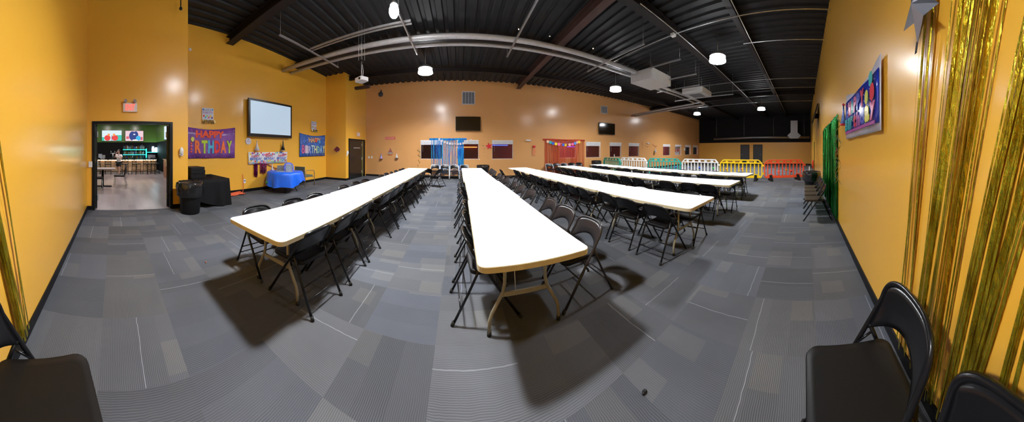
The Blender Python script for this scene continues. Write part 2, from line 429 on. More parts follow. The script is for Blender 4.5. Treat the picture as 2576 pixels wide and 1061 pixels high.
# neighbouring room behind the windows
MAROON = paint('maroon_wall_paint', (.42, .10, .13), .6)
struct('wall_maroon_room', B(-3, XS + .3, 13.6, 13.75, 0, 3), MAROON, 'maroon wall of the room behind the windows')
struct('floor_maroon_room', B(-3, XS + .3, YF + .2, 13.6, -.1, 0), mat('dark_floor', (.05, .045, .045), .5), 'floor of the room behind the windows', 'floor')
struct('ceiling_maroon_room', B(-3, XS + .3, YF + .2, 13.6, 2.9, 3.0), BLACKPAINT, 'ceiling of the room behind the windows', 'ceiling')
mb = MB()
struct('trim_maroon_room', mb.box(-3.1, -3, YF + .2, 13.7, 0, 3), MAROON, 'end wall of the room behind the windows', 'wall')

# ================================================================== LIGHTS
def high_bay(x, y, z, which, k=1.0):
    t = thing('high_bay_light', which, 'light', (x, y, z), 0, 'high bay lights under the black ceiling')
    hb = MB(); hb.lathe([(.255, .0), (.26, .03), (.20, .09), (.12, .14), (.05, .17)], n=28); obj('housing', hb, mat('lamp_housing', (.25, .25, .26), .4, metal=.6), t)
    l = MB(); l.lathe([(.19, -.014), (.19, -.004)], n=28)
    m = LENS if k == 1 else mat('lamp_lens_%d' % int(k * 100), (1, 1, 1), .5, em=(.95, .97, 1.0), es=LAMP * k, var=0)
    obj('lens', l, m, t)
    obj('refractor_skirt', MB().lathe([(.200, -.004), (.245, -.05), (.265, -.15), (.258, -.15), (.238, -.05), (.194, -.004)], n=28, cap=False), mat('lit_acrylic', (.8, .82, .85), .4, em=(.95, .97, 1), es=40, var=0), t)
    top_ = zc(x, y) - z
    r = MB(); r.tube([(0, 0, .16), (0, 0, top_ - .02)], .008); obj('hanging_rod', r, STEEL, t)
    return t
high_bay(-1.20, 7.75, 4.45, 'bright round lamp above the far end of the two left table rows', 1.35)
t = thing('pendant_light', 'narrow oval lamp cut by the top edge of the picture', 'light', (-1.31, 4.28, 4.38))
obj('lens', MB().ball((0, 0, 0), .10, (1, 1, 1.5), 16, 12), mat('pendant_lens', (1, 1, 1), .5, em=(.95, .97, 1.0), es=90, var=0), t)
obj('cap', MB().lathe([(.08, .12), (.05, .2), (.02, .22)], n=14), STEEL, t)
obj('hanging_rod', MB().tube([(0, 0, .2), (0, 0, zc(-1.31, 4.28) - 4.40)], .006, 6), STEEL, t)
high_bay(-1.25, 2.55, 4.45, 'round lamp over the near end of the left table rows', .95)
high_bay(6.65, 7.70, 4.45, 'round lamp just left of the white air handling boxes')
high_bay(6.40, 2.66, 4.50, 'largest looking lamp above the right side of the room')
high_bay(15.0, 7.95, 4.45, 'round lamp right of the air boxes, near the end wall')
high_bay(14.7, 2.90, 4.45, 'small far lamp above the yellow and red barriers')

# ================================================================== CEILING SERVICES
def beam(name, p, q, w_, h_, m, label):
    s = MB(); p, q = Vector(p), Vector(q)
    s.bar(p, q, w_, .02).bar(p + Vector((0, 0, h_)), q + Vector((0, 0, h_)), w_, .02).bar(p + Vector((0, 0, h_ / 2)), q + Vector((0, 0, h_ / 2)), .02, h_)
    return one(name, s, m, label, 'beam')
beam('roof_beam', (3.1, YR, 4.98), (3.1, YF, 4.82), .22, .28, BEAM, 'brown steel roof beam running to the far wall between the two vents')
beam('roof_beam', (-6.2, 3.60, 5.02), (XS, 3.60, 4.82), .26, .22, DARKBEAM, 'dark brown roof beam passing over the largest lamp')
beam('roof_beam', (-6.2, 6.75, 4.98), (XS, 6.75, 4.72), .20, .20, DARKBEAM, 'dark roof beam just behind the pair of long pipes')
beam('roof_beam', (-6.2, 9.3, 4.95), (XS, 9.3, 4.68), .16, .18, DARKBEAM, 'dark roof beam nearest the orange far wall')
beam('roof_beam', (3.6, 1.78, 5.05), (XS, 1.78, 4.88), .16, .2, DARKBEAM, 'dark roof beam above the aisle along the rear wall')
beam('roof_beam', (13.3, YR, 4.98), (13.3, YF, 4.72), .2, .2, DARKBEAM, 'dark roof beam crossing in front of the end wall')
def tubeobj(name, pts, r, m, label, cat, n=12): s = MB(); s.tube(pts, r, n); return one(name, s, m, label, cat)
tubeobj('long_pipe', [(XT - .02, 5.98, 4.69), (-2, 6.0, 4.68), (2, 6.0, 4.67), (6.2, 6.0, 4.62)], .078, PIPEM, 'thicker grey pipe of the pair crossing under the ceiling', 'pipe')
tubeobj('long_pipe', [(XT - .02, 6.43, 4.69), (-2, 6.45, 4.68), (2, 6.45, 4.67), (6.4, 6.45, 4.62)], .055, PIPEM, 'thinner grey pipe of the pair, farther from the camera', 'pipe')
tubeobj('long_pipe', [(7.7, 5.9, 4.35), (9.3, 5.75, 4.33), (11.6, 5.7, 4.3), (11.9, 5.9, 4.3), (11.8, 6.6, 4.25), (11.6, YF - .01, 4.05)], .06, PIPEM, 'grey pipe elbowing from the air boxes to the far wall', 'pipe')
tubeobj('long_pipe', [(7.7, 6.25, 4.35), (9.3, 6.1, 4.33), (11.2, 6.1, 4.3), (11.4, 6.3, 4.3), (11.35, 7, 4.25), (11.2, YF - .01, 4.05)], .05, PIPEM, 'second grey pipe elbowing to the far wall, inside the first', 'pipe')
for (x, y0, y1, zz, lab) in ((-4.2, 3.93, 6.85, 4.58, 'slotted strut under the pipes nearest the screen wall'), (-1.32, 4.6, 6.8, 4.58, 'slotted strut under the pipes beside the cut lamp'),
                         (1.53, 4.0, 6.9, 4.56, 'slotted strut under the middle of the pipes'), (4.6, 4.1, 6.95, 4.54, 'slotted strut just left of the large air box'),
                         (6.25, 3.94, 5.3, 4.62, 'slotted strut ending over the large air box'), (7.5, 4.0, 5.3, 4.5, 'slotted strut between the two air boxes'),
                         (8.35, 4.3, 6.6, 4.34, 'slotted strut under the pipes right of the large air box'), (9.9, 3.3, 6.6, 4.2, 'slotted strut under the small air box')):
    t = thing('ceiling_strut', lab, 'strut', (x, 0, zz), 0, 'slotted struts hung from the roof')
    s = MB(); s.box(-.022, .022, y0, y1, -.02, -.014).box(-.022, -.016, y0, y1, -.02, .02).box(.016, .022, y0, y1, -.02, .02)
    k = y0 + .08
    while k < y1: s.box(-.010, .010, k, k + .05, -.0235, -.0205); k += .16
    obj('channel', s, STEEL, t)
    for yy in (y0 + .04, y1 - .04): obj('hanger_rod', MB().tube([(0, yy, -.02), (0, yy, zc(x, yy) - zz)], .004, 6), STEEL, t)
s = MB(); s.bar((-4.2, 5.2, 4.64), (-1.15, 5.13, 4.66), .04, .04).bar((-4.2, 5.32, 4.64), (-1.15, 5.25, 4.66), .04, .04)
one('cable_tray', s, STEEL, 'twin slotted rail ending beside the cut lamp', 'rail')
for pts, lab in (([(5.25, YR, 4.95), (5.25, 3.7, 4.9), (5.28, 7.4, 4.82)], 'thin conduit with a junction box crossing the brown beam'),
                 ([(3.7, 3.42, 4.93), (7.4, 3.42, 4.88), (13, 3.42, 4.8)], 'thin conduit running beside the dark beam to the large lamp'),
                 ([(6.7, YR, 4.95), (6.7, 1.9, 4.94)], 'thin conduit meeting the rear wall, nearest the camera'),
                 ([(10.2, YR, 4.92), (10.2, 5.2, 4.88)], 'thin conduit meeting the rear wall, second from the camera'),
                 ([(11.6, YR, 4.9), (11.6, 5.4, 4.86)], 'thin conduit meeting the rear wall, third from the camera'),
                 ([(14.7, YR, 4.88), (14.7, YF, 4.75)], 'thin conduit over the farthest lamps'),
                 ([(3.9, 1.62, 4.96), (12, 1.62, 4.9), (20, 1.62, 4.82)], 'long thin conduit following the aisle by the rear wall')):
    tubeobj('conduit', pts, .014, STEEL, lab, 'conduit', 6)
one('junction_box', MB().box(-.06, .06, -.06, .06, -.05, .05), mat('white_box_paint', (.7, .7, .7), .4), 'white junction box where two conduits cross the beam', 'box', (5.25, 3.56, 4.90))
# cafe light string
t = thing('string_lights', 'thin wire of small bulbs slung under the ceiling deck', 'lights', (0, 0, 0))
bp_ = [wp('far', px, py) for px, py in ((1030, 62), (1148, 54), (1240, 60), (1305, 71), (1383, 88), (1427, 100), (1492, 120), (1560, 150))]
pts = [(p.x * 6.4 / YF, 6.4, CAM_H + (p.z - CAM_H) * 6.4 / YF) for p in bp_]
obj('wire', MB().tube(pts, .004, 6), BLACKTRIM, t)
for p in pts[1:7]: obj('bulb', MB().ball((p[0], p[1], p[2] - .03), .022, n=8, m=6), mat('warm_bulb', (.9, .8, .7), .3, em=(1, .8, .6), es=1.2, var=0), t)
# air handling boxes
def air_box(cx, cy, z, w_, d, h_, rz, label, grille, n_name='air_handling_unit'):
    t = thing(n_name, label, 'air conditioner', (cx, cy, z), rz)
    s = MB(); s.slab(rr(w_, d, .03, 2), 0, h_); obj('casing', s, mat('air_box_white', (.60, .62, .64), .35), t)
    g = MB()
    if grille:
        g.box(-w_ * .28, w_ * .28, -d * .28, d * .28, -.012, 0)
        obj('grille', g, mat('air_grille', (.16, .16, .17), .6), t)
    else:
        g.box(-w_ * .46, w_ * .46, -d * .46, d * .46, -.008, 0); obj('bottom_panel', g, mat('air_box_grey', (.52, .54, .55), .35), t)
    for a in (-1, 1):
        for b in (-1, 1): obj('hanger_rod', MB().tube([(a * w_ * .42, b * d * .42, h_), (a * w_ * .42, b * d * .42, 4.9 - z)], .006, 6), STEEL, t)
air_box(7.0, 5.85, 4.27, 1.35, 1.1, .42, .05, 'large white air handling box hung at the end of the pipes', False)
air_box(9.35, 4.95, 4.18, 1.15, 1.05, .25, .05, 'smaller white air box with a grey square grille', True)
# projector
t = thing('projector', 'white projector hanging from the ceiling on a pole', 'projector', (-2.75, 5.78, 3.52), -.5)
s = MB(); s.slab(rr(.34, .28, .05, 3), 0, .11); obj('body', s, WHITE, t)
obj('lens', MB().tube([(.10, -.13, .05), (.10, -.16, .05)], .032, 12), DARKGLASS, t)
obj('pole', MB().tube([(0, 0, .11), (0, 0, .62)], .016), STEEL, t)
p_ = obj('ceiling_bracket', MB().box(-.07, .07, -.07, .07, .60, .63), DARKBEAM, t)
s = MB()
for a in (-.06, .06):
    for b in (-.06, .06): s.tube([(a, b, .62), (a, b, 1.735)], .006, 6)
obj('hanger_rods', s, STEEL, t)
obj('cable', MB().tube([(.03, .02, .12), (.06, .02, .3), (.04, .0, .5)], .006, 6), WHITE, t)
# duct on the end wall
t = thing('round_duct', 'long round metal duct running across the black end wall', 'duct', (XS - .35, 0, 2.78))
obj('duct_tube', MB().tube([(0, -.55, -.02), (0, 5, 0), (0, 9.3, -.1)], .13, 16), mat('dull_duct', (.28, .28, .29), .35, metal=.8), t)
for yy in (0, 3, 6, 9): obj('hanger_rod', MB().tube([(0, yy, .12), (0, yy, zc(XS - .35, yy) - 2.77)], .01, 6), STEEL, t)
t = thing('duct_outlet', 'pale square duct with a flared outlet dropping down the end wall', 'duct', (XS - .6, .95, 2.62))
s = MB(); s.box(-.3, .3, -.33, .33, .55, 1.75)
for k in range(5): s.box(-.31, .31, -.34, .34, .6 + k * .25, .63 + k * .25)
obj('riser', s, mat('bright_duct', (.30, .30, .31), .45, metal=.8), t)
s = MB(); s.prism([(-.66, .28), (-.38, 0), (.38, 0), (.66, .28), (.36, .56), (-.36, .56)], -.3, .3)
o_ = obj('flared_outlet', s, MATS['bright_duct'], t); o_.rotation_euler = (0, 0, PI / 2)

# ================================================================== FOLDING CHAIRS
def lerp3(a, b, t): return tuple(a[i] + (b[i] - a[i]) * t for i in range(3))
def make_chair(fm, sm, label):
    """steel folding chair, sitter looks along +y"""
    t = thing('folding_chair', label, 'chair')
    U = []
    for k in range(2): U.append(lerp3((-.225, .225, .0), (-.215, -.175, .60), k))
    arc = []
    for k in range(0, 23):
        a = PI - PI * k / 22
        cx, sx = math.cos(a), math.sin(a)
        x_ = .215 * (abs(cx) ** .62) * (1 if cx > 0 else -1); zz = .60 + .110 * (sx ** .62)
        arc.append((x_, -.175 - .045 * (zz - .60) / .110 - .025 * (1 - (x_ / .215) ** 2), zz))
    pts = [(-.225, .225, .01), (-.221, .03, .30)] + arc + [(.221, .03, .30), (.225, .225, .01)]
    fr = obj('tube_frame', MB().tube(pts, .0125, 10), fm, t)
    for sx in (-1, 1): obj('foot_cap', MB().tube([(sx * .225, .235, 0), (sx * .2245, .215, .035)], .016, 8), RUBBER, fr)
    def bk(u, v):
        x_ = -.205 + .41 * u; q = 1 - (abs(x_) / .215) ** 3.2
        zt = .592 + .110 * max(1 - (abs(x_) / .215) ** 3.22, 0) ** .31; zb = .475 + .080 * (1 - (x_ / .205) ** 2)
        zz = zb + (zt - zb) * v
        return (x_, -.174 + max(0, .60 - zz) * .683 * (abs(x_) / .215) ** 1.5 - .045 * max(0, zz - .60) / .11 - .028 * (1 - (x_ / .215) ** 2), zz)
    obj('backrest', MB().sheet(bk, 20, 6, .009), fm, t)
    s = MB(); P = []
    for (w0, y0) in ((.185, -.185), (.20, .21)): pass
    poly = []
    for (cx, cy, a0) in ((.145, .155, 0), (-.145, .155, 90), (-.125, -.135, 180), (.125, -.135, 270)):
        for i in range(5):
            a = math.radians(a0 + 90 * i / 4); poly.append((cx + .055 * math.cos(a), cy + .055 * math.sin(a)))
    n = len(poly)
    rings = [[s.v((x_ * sc_, y_ * sc_ + (1 - sc_) * .01, z_)) for x_, y_ in poly] for sc_, z_ in ((.97, .395), (1.0, .40), (1.0, .428), (.975, .435), (.80, .431))]
    for A_, B_ in zip(rings, rings[1:]):
        for k in range(n): s.f([A_[k], A_[(k + 1) % n], B_[(k + 1) % n], B_[k]], True)
    s.f(rings[-1]); s.f(rings[0][::-1])
    obj('seat', s, sm, t)
    for sx in (-1, 1):
        lg = obj('rear_leg', MB().tube([(sx * .206, -.108, .495), (sx * .205, -.145, .40), (sx * .206, -.215, .25), (sx * .208, -.335, .01)], .0115, 8), fm, t)
        obj('foot_cap', MB().tube([(sx * .208, -.343, 0), (sx * .2078, -.328, .035)], .0155, 8), RUBBER, lg)
        obj('hinge_link', MB().tube([(sx * .209, -.045, .415), (sx * .209, -.128, .455)], .006, 6), fm, t)
    for (a, b) in (((.206, -.22, .225), 1), ((.2065, -.275, .13), 1), ((.221, .06, .25), 1)):
        obj('stretcher', MB().tube([(-a[0], a[1], a[2]), a], .0065, 6), fm, t)
    return t
protos = {}
def chair(x, y, deg, label, group, kind='black'):
    fm, sm = {'black': (CH_BLACK, CH_SEAT), 'brown': (CH_BROWN, CH_SEAT), 'silver': (CH_SILVER, CH_SEAT), 'tan': (CH_BLACK, mat('tan_chair_seat', (.05, .033, .02), .6, spec=.12))}[kind]
    if kind not in protos:
        c = make_chair(fm, sm, label)
        if kind == 'silver':
            for ch in c.children:
                if ch.name.startswith('backrest'): ch.data.materials[0] = CH_BLACK
        protos[kind] = c; c.location = (x, y, 0); c.rotation_euler = (0, 0, math.radians(deg)); c['group'] = group
        return c
    return dup(protos[kind], (x, y, 0), math.radians(deg), label, group)
ORD = 'nearest second third fourth fifth sixth seventh eighth ninth tenth eleventh twelfth thirteenth fourteenth fifteenth sixteenth seventeenth'.split()
RN = {1: 'leftmost table row', 2: 'second table row', 3: 'middle table row', 4: 'fourth table row', 5: 'rightmost table row'}
def ordn(i): return 'nearest' if i == 0 else ORD[i] + ' from near end,'
def side(row, sd, X, Ys, kinds={}, skew=lambda y: 0):
    deg0 = -90 if sd == 'left' else 90
    for i, y in enumerate(Ys):
        k = kinds.get(i, 'brown' if row == 2 and sd == 'right' else 'black')
        lab = '%s folding chair, %s %s side of the %s' % ({'silver': 'silver framed', 'black': 'black', 'brown': 'black'}[k], 'nearest' if i == 0 else ORD[i] + ' from near end', sd, RN[row])
        chair(X + skew(y) + R.uniform(-.03, .03), y, deg0 + R.uniform(-5, 5), lab, 'folding chairs along the table rows', k)
side(1, 'left', -2.04, [1.70, 2.36, 2.90, 3.90, 4.47, 4.95, 6.08, 6.58, 7.05, 7.60, 8.10, 8.55])
side(1, 'right', -1.43, [1.66, 2.22, 2.75, 3.60, 4.15, 4.68, 5.50, 6.05, 6.60, 7.40, 7.95])
side(2, 'left', .27, [2.00, 2.55, 3.10, 3.80, 4.35, 4.88, 5.65, 6.20, 6.75, 7.50, 8.05, 8.55])
side(2, 'right', 1.12, [1.92, 2.50, 3.00, 3.80, 4.33, 4.85, 5.65, 6.20, 6.72, 7.50, 8.05, 8.55], skew=lambda y: -.012 * (y - 1.8))
sk3 = lambda y: -.055 * max(0, y - 3.2)
side(3, 'left', 2.50, [1.85, 2.45, 2.95, 3.60, 4.00, 4.45, 5.30, 5.80, 6.25, 6.95, 7.45, 7.90], skew=sk3)
side(3, 'right', 2.95, [1.77, 2.32, 2.88, 3.70, 4.25, 4.80, 5.50, 6.05, 6.60, 7.40, 7.95], {2: 'silver', 4: 'silver', 5: 'silver'}, skew=sk3)
side(4, 'left', 4.44, [1.98, 2.47, 3.05, 3.94, 4.44, 5.00, 5.82, 6.46, 6.90, 7.55, 8.10, 8.60], skew=lambda y: -.01 * y)
side(4, 'right', 4.92, [1.85, 2.42, 3.00, 3.75, 4.32, 4.90, 5.70, 6.25, 6.80, 7.60, 8.15])
side(5, 'left', 6.20, [1.99, 2.54, 2.97, 4.04, 4.43, 4.94, 5.87, 6.40, 6.87, 7.80, 8.20, 8.70], skew=lambda y: .02 * y)
side(5, 'right', 6.66, [2.08, 2.57, 3.00, 3.80, 4.30, 4.84, 5.90, 6.35, 6.85, 7.80, 8.30], skew=lambda y: .02 * y)
G = 'loose folding chairs'
chair(-.92, 8.55, 65, 'black folding chair standing loose at the far end of the leftmost row', G)
chair(-1.35, 8.75, 20, 'black folding chair tucked at the far end of the leftmost row', G)
chair(1.78, 8.15, -88, 'black folding chair pulled out at the far end of the middle row', G)
# chairs along the walls
for i, px in enumerate((1093.5, 1118.5, 1143, 1168)):
    a = (px - PX0) / FX; chair(10.72 * math.tan(a), 10.72, 180 + R.uniform(-2, 2), 'silver framed folding chair under the blue foil curtain, %s from the left' % ['first', 'second', 'third', 'fourth'][i], 'chairs under the blue curtain', 'silver')
for i, X_ in enumerate((4.77, 5.22, 5.69, 6.17, 6.66)):
    chair(X_, 10.8, 180, '%s folding chair under the red foil curtain, %s from the left' % ('silver framed' if i in (0, 2) else 'black', ['first', 'second', 'third', 'fourth', 'fifth'][i]), 'chairs under the red curtain', 'silver' if i in (0, 2) else 'black')
for i, X_ in enumerate((4.62, 5.12, 5.60, 6.08)):
    chair(X_, -.22, 0, 'folding chair with brown seat below the green curtain, %s' % ['nearest the camera', 'second from the camera', 'third from the camera', 'beside the black bin'][i], 'chairs below the green curtain', 'tan')
G = 'chairs in front of the gold curtain'
c1 = chair(.88, -.225, 0, 'large black folding chair in the lower right corner before the gold curtain', G)
c2 = chair(.32, -.235, 0, 'black folding chair of which only the back top shows at bottom right', G)
c3 = chair(-.78, -.27, 20, 'black folding chair cut off by the lower left corner of the picture', G)
for c_ in (c1, c2, c3): c_.scale = (1.04, 1.04, 1.07)

# ================================================================== FOLDING TABLES
TW, TL, TH = .80, 1.88, .715
def make_table(label):
    t = thing('folding_table', label, 'table', group='white folding tables set end to end in rows')
    s = MB(); s.slab(rr(TW - .008, TL - .008, .055, 5), TH - .034, TH); obj('tabletop', s, TABLEW, t)
    s = MB(); P0 = rr(TW, TL, .06, 5); P1 = rr(TW - .012, TL - .012, .055, 5); n = len(P0)
    A = [s.v((*p, TH - .040)) for p in P0]; B_ = [s.v((*p, TH - .003)) for p in P0]; C_ = [s.v((*p, TH - .003)) for p in P1]; D_ = [s.v((*p, TH - .040)) for p in P1]
    for k in range(n):
        j = (k + 1) % n
        s.f([A[k], A[j], B_[j], B_[k]]); s.f([B_[k], B_[j], C_[j], C_[k]]); s.f([C_[k], C_[j], D_[j], D_[k]]); s.f([D_[k], D_[j], A[j], A[k]])
    obj('edge_band', s, EDGE, t)
    for e in (-1, 1):
        y = e * (TL / 2 - .32)
        for sx in (-1, 1):
            lg = obj('leg', MB().tube([(sx * .165, y, TH - .04), (sx * .167, y, .40), (sx * .182, y, .33), (sx * .268, y, .17), (sx * .284, y, .12), (sx * .288, y, .01)], .0145, 8), LEGM, t)
            obj('foot_cap', MB().tube([(sx * .288, y, 0), (sx * .288, y, .035)], .018, 8), RUBBER, lg)
        obj('crossbar', MB().bar((-.19, y, .315), (.19, y, .315), .014, .034), LEGM, t)
        obj('brace', MB().tube([(-.08, y, .32), (-.03, y - e * .30, TH - .045)], .0035, 6), STEEL, t)
    return t
tp = None
def table(x, y, deg, label):
    global tp
    if tp is None:
        tp = make_table(label); tp.location = (x, y, 0); tp.rotation_euler = (0, 0, math.radians(deg)); return
    dup(tp, (x, y, 0), math.radians(deg), label)
def trow(row, xs, y0, degs):
    for i in range(4):
        table(xs[i], y0 + TL * (i + .5) + .012 * i, degs[i], 'white folding table, %s of four in the %s' % (['nearest', 'second from near end', 'third from near end', 'farthest'][i], RN[row]))
trow(1, [-1.645, -1.665, -1.65, -1.65], 1.17, [.4, -.3, 0, .2])
trow(2, [.52, .535, .50, .50], 1.34, [-.3, .3, .2, 0])
trow(3, [2.73, 2.68, 2.57, 2.46], 1.34, [.8, 2.6, 3.2, 3.4])
trow(4, [4.66, 4.68, 4.70, 4.73], 1.50, [-.5, -.4, -.6, -.5])
trow(5, [6.40, 6.44, 6.50, 6.56], 1.60, [-1, -1.4, -1.8, -1.8])

# ================================================================== PLASTIC BARRIERS
def barrier(p, q, m, label):
    p, q = Vector((*p, 0)), Vector((*q, 0)); Lb = (q - p).length
    t = thing('crowd_barrier', label, 'barrier', p, math.atan2(q.y - p.y, q.x - p.x), 'plastic barriers in a line across the room')
    s = MB(); h0, h1 = .15, 1.03; c = .19
    # outer frame as closed loop of flat bars
    h1 = .985; loop = [(.08, h0), (.03, .25), (.03, .82), (c, h1), (Lb - c, h1), (Lb - .03, .82), (Lb - .03, .25), (Lb - .08, h0)]
    n = len(loop)
    for k in range(n): a, b = loop[k], loop[(k + 1) % n]; s.bar((a[0], 0, a[1]), (b[0], 0, b[1]), .05, .092, (0, 1, 0))
    s.bar((.03, 0, .84), (Lb - .03, 0, .84), .05, .085, (0, 1, 0)).box(.1, Lb - .1, -.024, .024, h0 - .03, h0 + .085)
    k = 0; nb = 11
    for i in range(1, nb): x_ = Lb * i / nb; s.box(x_ - .025, x_ + .025, -.018, .018, h0, .86)
    for i in range(1, 6): x_ = Lb * i / 6; s.box(x_ - .065, x_ + .065, -.022, .022, .86, h1)
    obj('panel', s, m, t)
    for x_ in (.32, Lb - .32):
        s = MB(); s.use(m).prism([(x_ - .16, h0 - .02), (x_ - .08, h0 + .16), (x_ + .08, h0 + .16), (x_ + .16, h0 - .02)], -.022, .022); obj('foot_bracket', s, m, t)
        s = MB(); s.M = Matrix.Translation((x_, 0, 0)) @ Matrix.Rotation(PI / 2, 4, 'Z'); s.prism([(-.34, 0), (.34, 0), (.05, .27), (-.05, .27)], -.06, .06); obj('foot', s, BLACKPAINT, t)
    for zz in (.3, .68): obj('connector_hook', MB().box(Lb - .01, Lb + .09, -.03, .03, zz, zz + .09), m, t)
def plastic(n, c): return mat(n, c, .35)
barrier((10.05, 1.86), (10.75, .02), plastic('red_plastic', (.85, .10, .035)), 'red plastic barrier, nearest the rear wall')
barrier((9.92, 4.0), (10.08, 1.93), plastic('yellow_plastic', (.92, .62, .01)), 'yellow plastic barrier left of the red one')
barrier((9.9, 6.15), (9.93, 4.08), plastic('white_plastic_barrier', (.85, .85, .83)), 'white plastic barrier beside the yellow one')
barrier((9.62, 8.28), (9.88, 6.22), plastic('teal_plastic', (.03, .40, .33)), 'teal plastic barrier between the two white ones')
barrier((9.41, 10.42), (9.6, 8.36), MATS['white_plastic_barrier'], 'white plastic barrier nearest the far wall')
barrier((8.57, 11.07), (8.22, 9.1), plastic('green_plastic', (.05, .30, .22)), 'green plastic barrier at the far wall, leftmost')
one('spray_bottle', MB().lathe([(.034, 0), (.036, .12), (.014, .17), (.013, .23)], n=12), WHITE, 'white spray bottle standing on the window ledge above the green barrier', 'bottle', (9.62, YF + .038, WZ0))
# balls behind the barriers
for px, py, c, lab in ((1978, 430, YEL, 'yellow play ball behind the red barrier'), (1959, 436, RED, 'red play ball behind the red barrier'), (1990, 433, RED, 'small red play ball right of the yellow ball'),
                       (1828, 428, ORG, 'orange play ball behind the yellow barrier'), (1867, 428, RED, 'red play ball behind the yellow barrier'), (1795, 426, GREEN, 'green play ball behind the white barrier'),
                       (1699, 423, BLUE, 'blue play ball behind the teal barrier'), (1732, 424, BLUE, 'blue play ball at the left end of the white barrier'), (1760, 425, BLUE, 'blue play ball behind the middle of the white barrier')):
    x_, y_ = at(px, py, 0); one('play_ball', MB().ball((0, 0, .085), .085), solid(c), lab, 'ball', (x_, y_, 0), group='play balls on the floor')
# side doors in the end wall
def end_door(i, a, b, hx):
    d = thing('door_%d' % i, 'black door in the end wall, %s' % ('left one' if i == 3 else 'right one'), 'door', (XS, (a + b) / 2, 0), -PI / 2); d['kind'] = 'structure'
    hw = abs(a - b) / 2
    s = MB(); s.box(-hw, -hw + .05, -.02, 0, 0, 2.06).box(hw - .05, hw, -.02, 0, 0, 2.06).box(-hw, hw, -.02, 0, 2.01, 2.06); obj('door_frame', s, BLACKTRIM, d)
    obj('door_leaf', B(-hw + .05, hw - .05, -.012, 0, 0, 2.01), mat('charcoal_door', (.035, .035, .038), .5), d)
    obj('door_handle', MB().tube([(hx * (hw - .12), -.02, 1.0), (hx * (hw - .12), -.06, 1.0), (hx * (hw - .22), -.06, 1.0)], .012), STEEL, d)
end_door(3, 6.47, 5.52, -1); end_door(4, 5.12, 4.17, 1)

# ================================================================== FAR WALL
BLINDM = mat('white_blind', (.80, .80, .82), .5)
for i, (a, b) in enumerate(WIN):
    if i == 3: continue
    hw = (b - a) / 2 - .005
    t = thing('window_blind', 'white blind drawn up in the %s window from the left' % (['first'] + ORD[1:])[i], 'blind', ((a + b) / 2, YF, WZ1), 0, 'blinds of the far wall windows')
    s = MB(); s.box(-hw, hw, -.01, .05, -.05, 0); obj('headrail', s, BLINDM, t)
    s = MB(); drop = (.24, .20, .20, .2, .26, .24, .22, .2, .16, .2, .2)[i]
    for k in range(5): s.box(-hw + .01, hw - .01, .0 + .004 * (k % 2), .03, -.055 - drop * .8 * (k + 1) / 5 + .004, -.055 - drop * .8 * k / 5)
    obj('blind_fabric', s, mat('blind_fabric_white', (.70, .70, .73), .7), t)
    obj('pull_cord', MB().tube([(-hw + .12, -.005, -.05), (-hw + .12, -.005, -.62)], .004, 6), WHITE, t)
# neon tubes in the room behind
def neon(name, x0, x1, z, c, lab):
    m = mat(name, c, .5, em=c, es=5, var=0)
    one('neon_tube', MB().tube([(x0, 13.585, z), (x1, 13.585, z)], .014, 8), m, lab, 'light')
for nm, xa, xb, yy, c, lab in (('neon_orange', 1149, 1200, 370, (1, .25, .05), 'orange neon tube seen through the second window'), ('neon_blue', 1238, 1277, 365, (.05, .1, 1), 'blue neon tube seen through the third window'), ('neon_violet', 1427, 1451, 369, (.15, .05, 1), 'violet neon tube behind the red curtain')):
    neon(nm, onY(xa, yy, 13.58)[0], onY(xb, yy, 13.58)[0], onY(xa, yy, 13.58)[1], c, lab)
t = thing('added_fill_lamp', 'fill lamp added to light the room behind the windows', 'light', (6, 12.5, 2.86))  # lamp added out of view to brighten the maroon room
obj('lens', B(-.3, .3, -.1, .1, -.03, 0), mat('back_room_fill', (1, 1, 1), .5, em=(1, .85, .8), es=130, var=0), t)
t = thing('added_fill_lamp', 'second added fill lamp in the room behind the far right windows', 'light', (17, 12.5, 2.86))  # another added lamp, lifts the maroon behind the right windows
obj('lens', B(-.3, .3, -.1, .1, -.03, 0), mat('back_room_fill_right', (1, 1, 1), .5, em=(1, .85, .85), es=90, var=0), t)
one('poster', MB().use(solid((.75, .72, .78))).box(-.5, .5, -.01, 0, 0, .9).use(solid((.65, .15, .15))).box(-.42, .42, -.014, -.01, .3, .62).use(solid((.8, .8, .8))).box(-.05, .05, -.018, -.014, .25, .7), None, 'white and red poster behind the ninth window', 'poster', (17.40, YF + .214, 1.02))
# televisions
def tv(label, wall, px0, py0, px1, py1, out, tilt=0, screen=DARKGLASS, bez=.02, name='television', cat='television'):
    c, w_, h_, rz = wbox(wall, px0, py0, px1, py1, out)
    t = thing(name, label, cat, c, rz)
    s = MB(); s.box(-w_ / 2, w_ / 2, 0, .06, -h_ / 2, h_ / 2); fr = obj('casing', s, mat('tv_casing', (.008, .008, .009), .3), t)
    sc_ = obj('screen', B(-w_ / 2 + bez, w_ / 2 - bez, -.004, .0, -h_ / 2 + bez * 1.4, h_ / 2 - bez), screen, t)
    mt = obj('wall_mount', B(-.15, .15, .06, out, -.12, .12), BLACKPAINT, t)
    if tilt:
        for o in (fr, sc_): o.rotation_euler = (0, 0, tilt)
    return t
tv('black flat television high on the orange wall above the blue curtain', 'far', 1146, 293, 1209, 328.5, .14)
tv('smaller black television on the orange wall above the fifth window', 'far', 1507, 309.5, 1547, 338, .14)
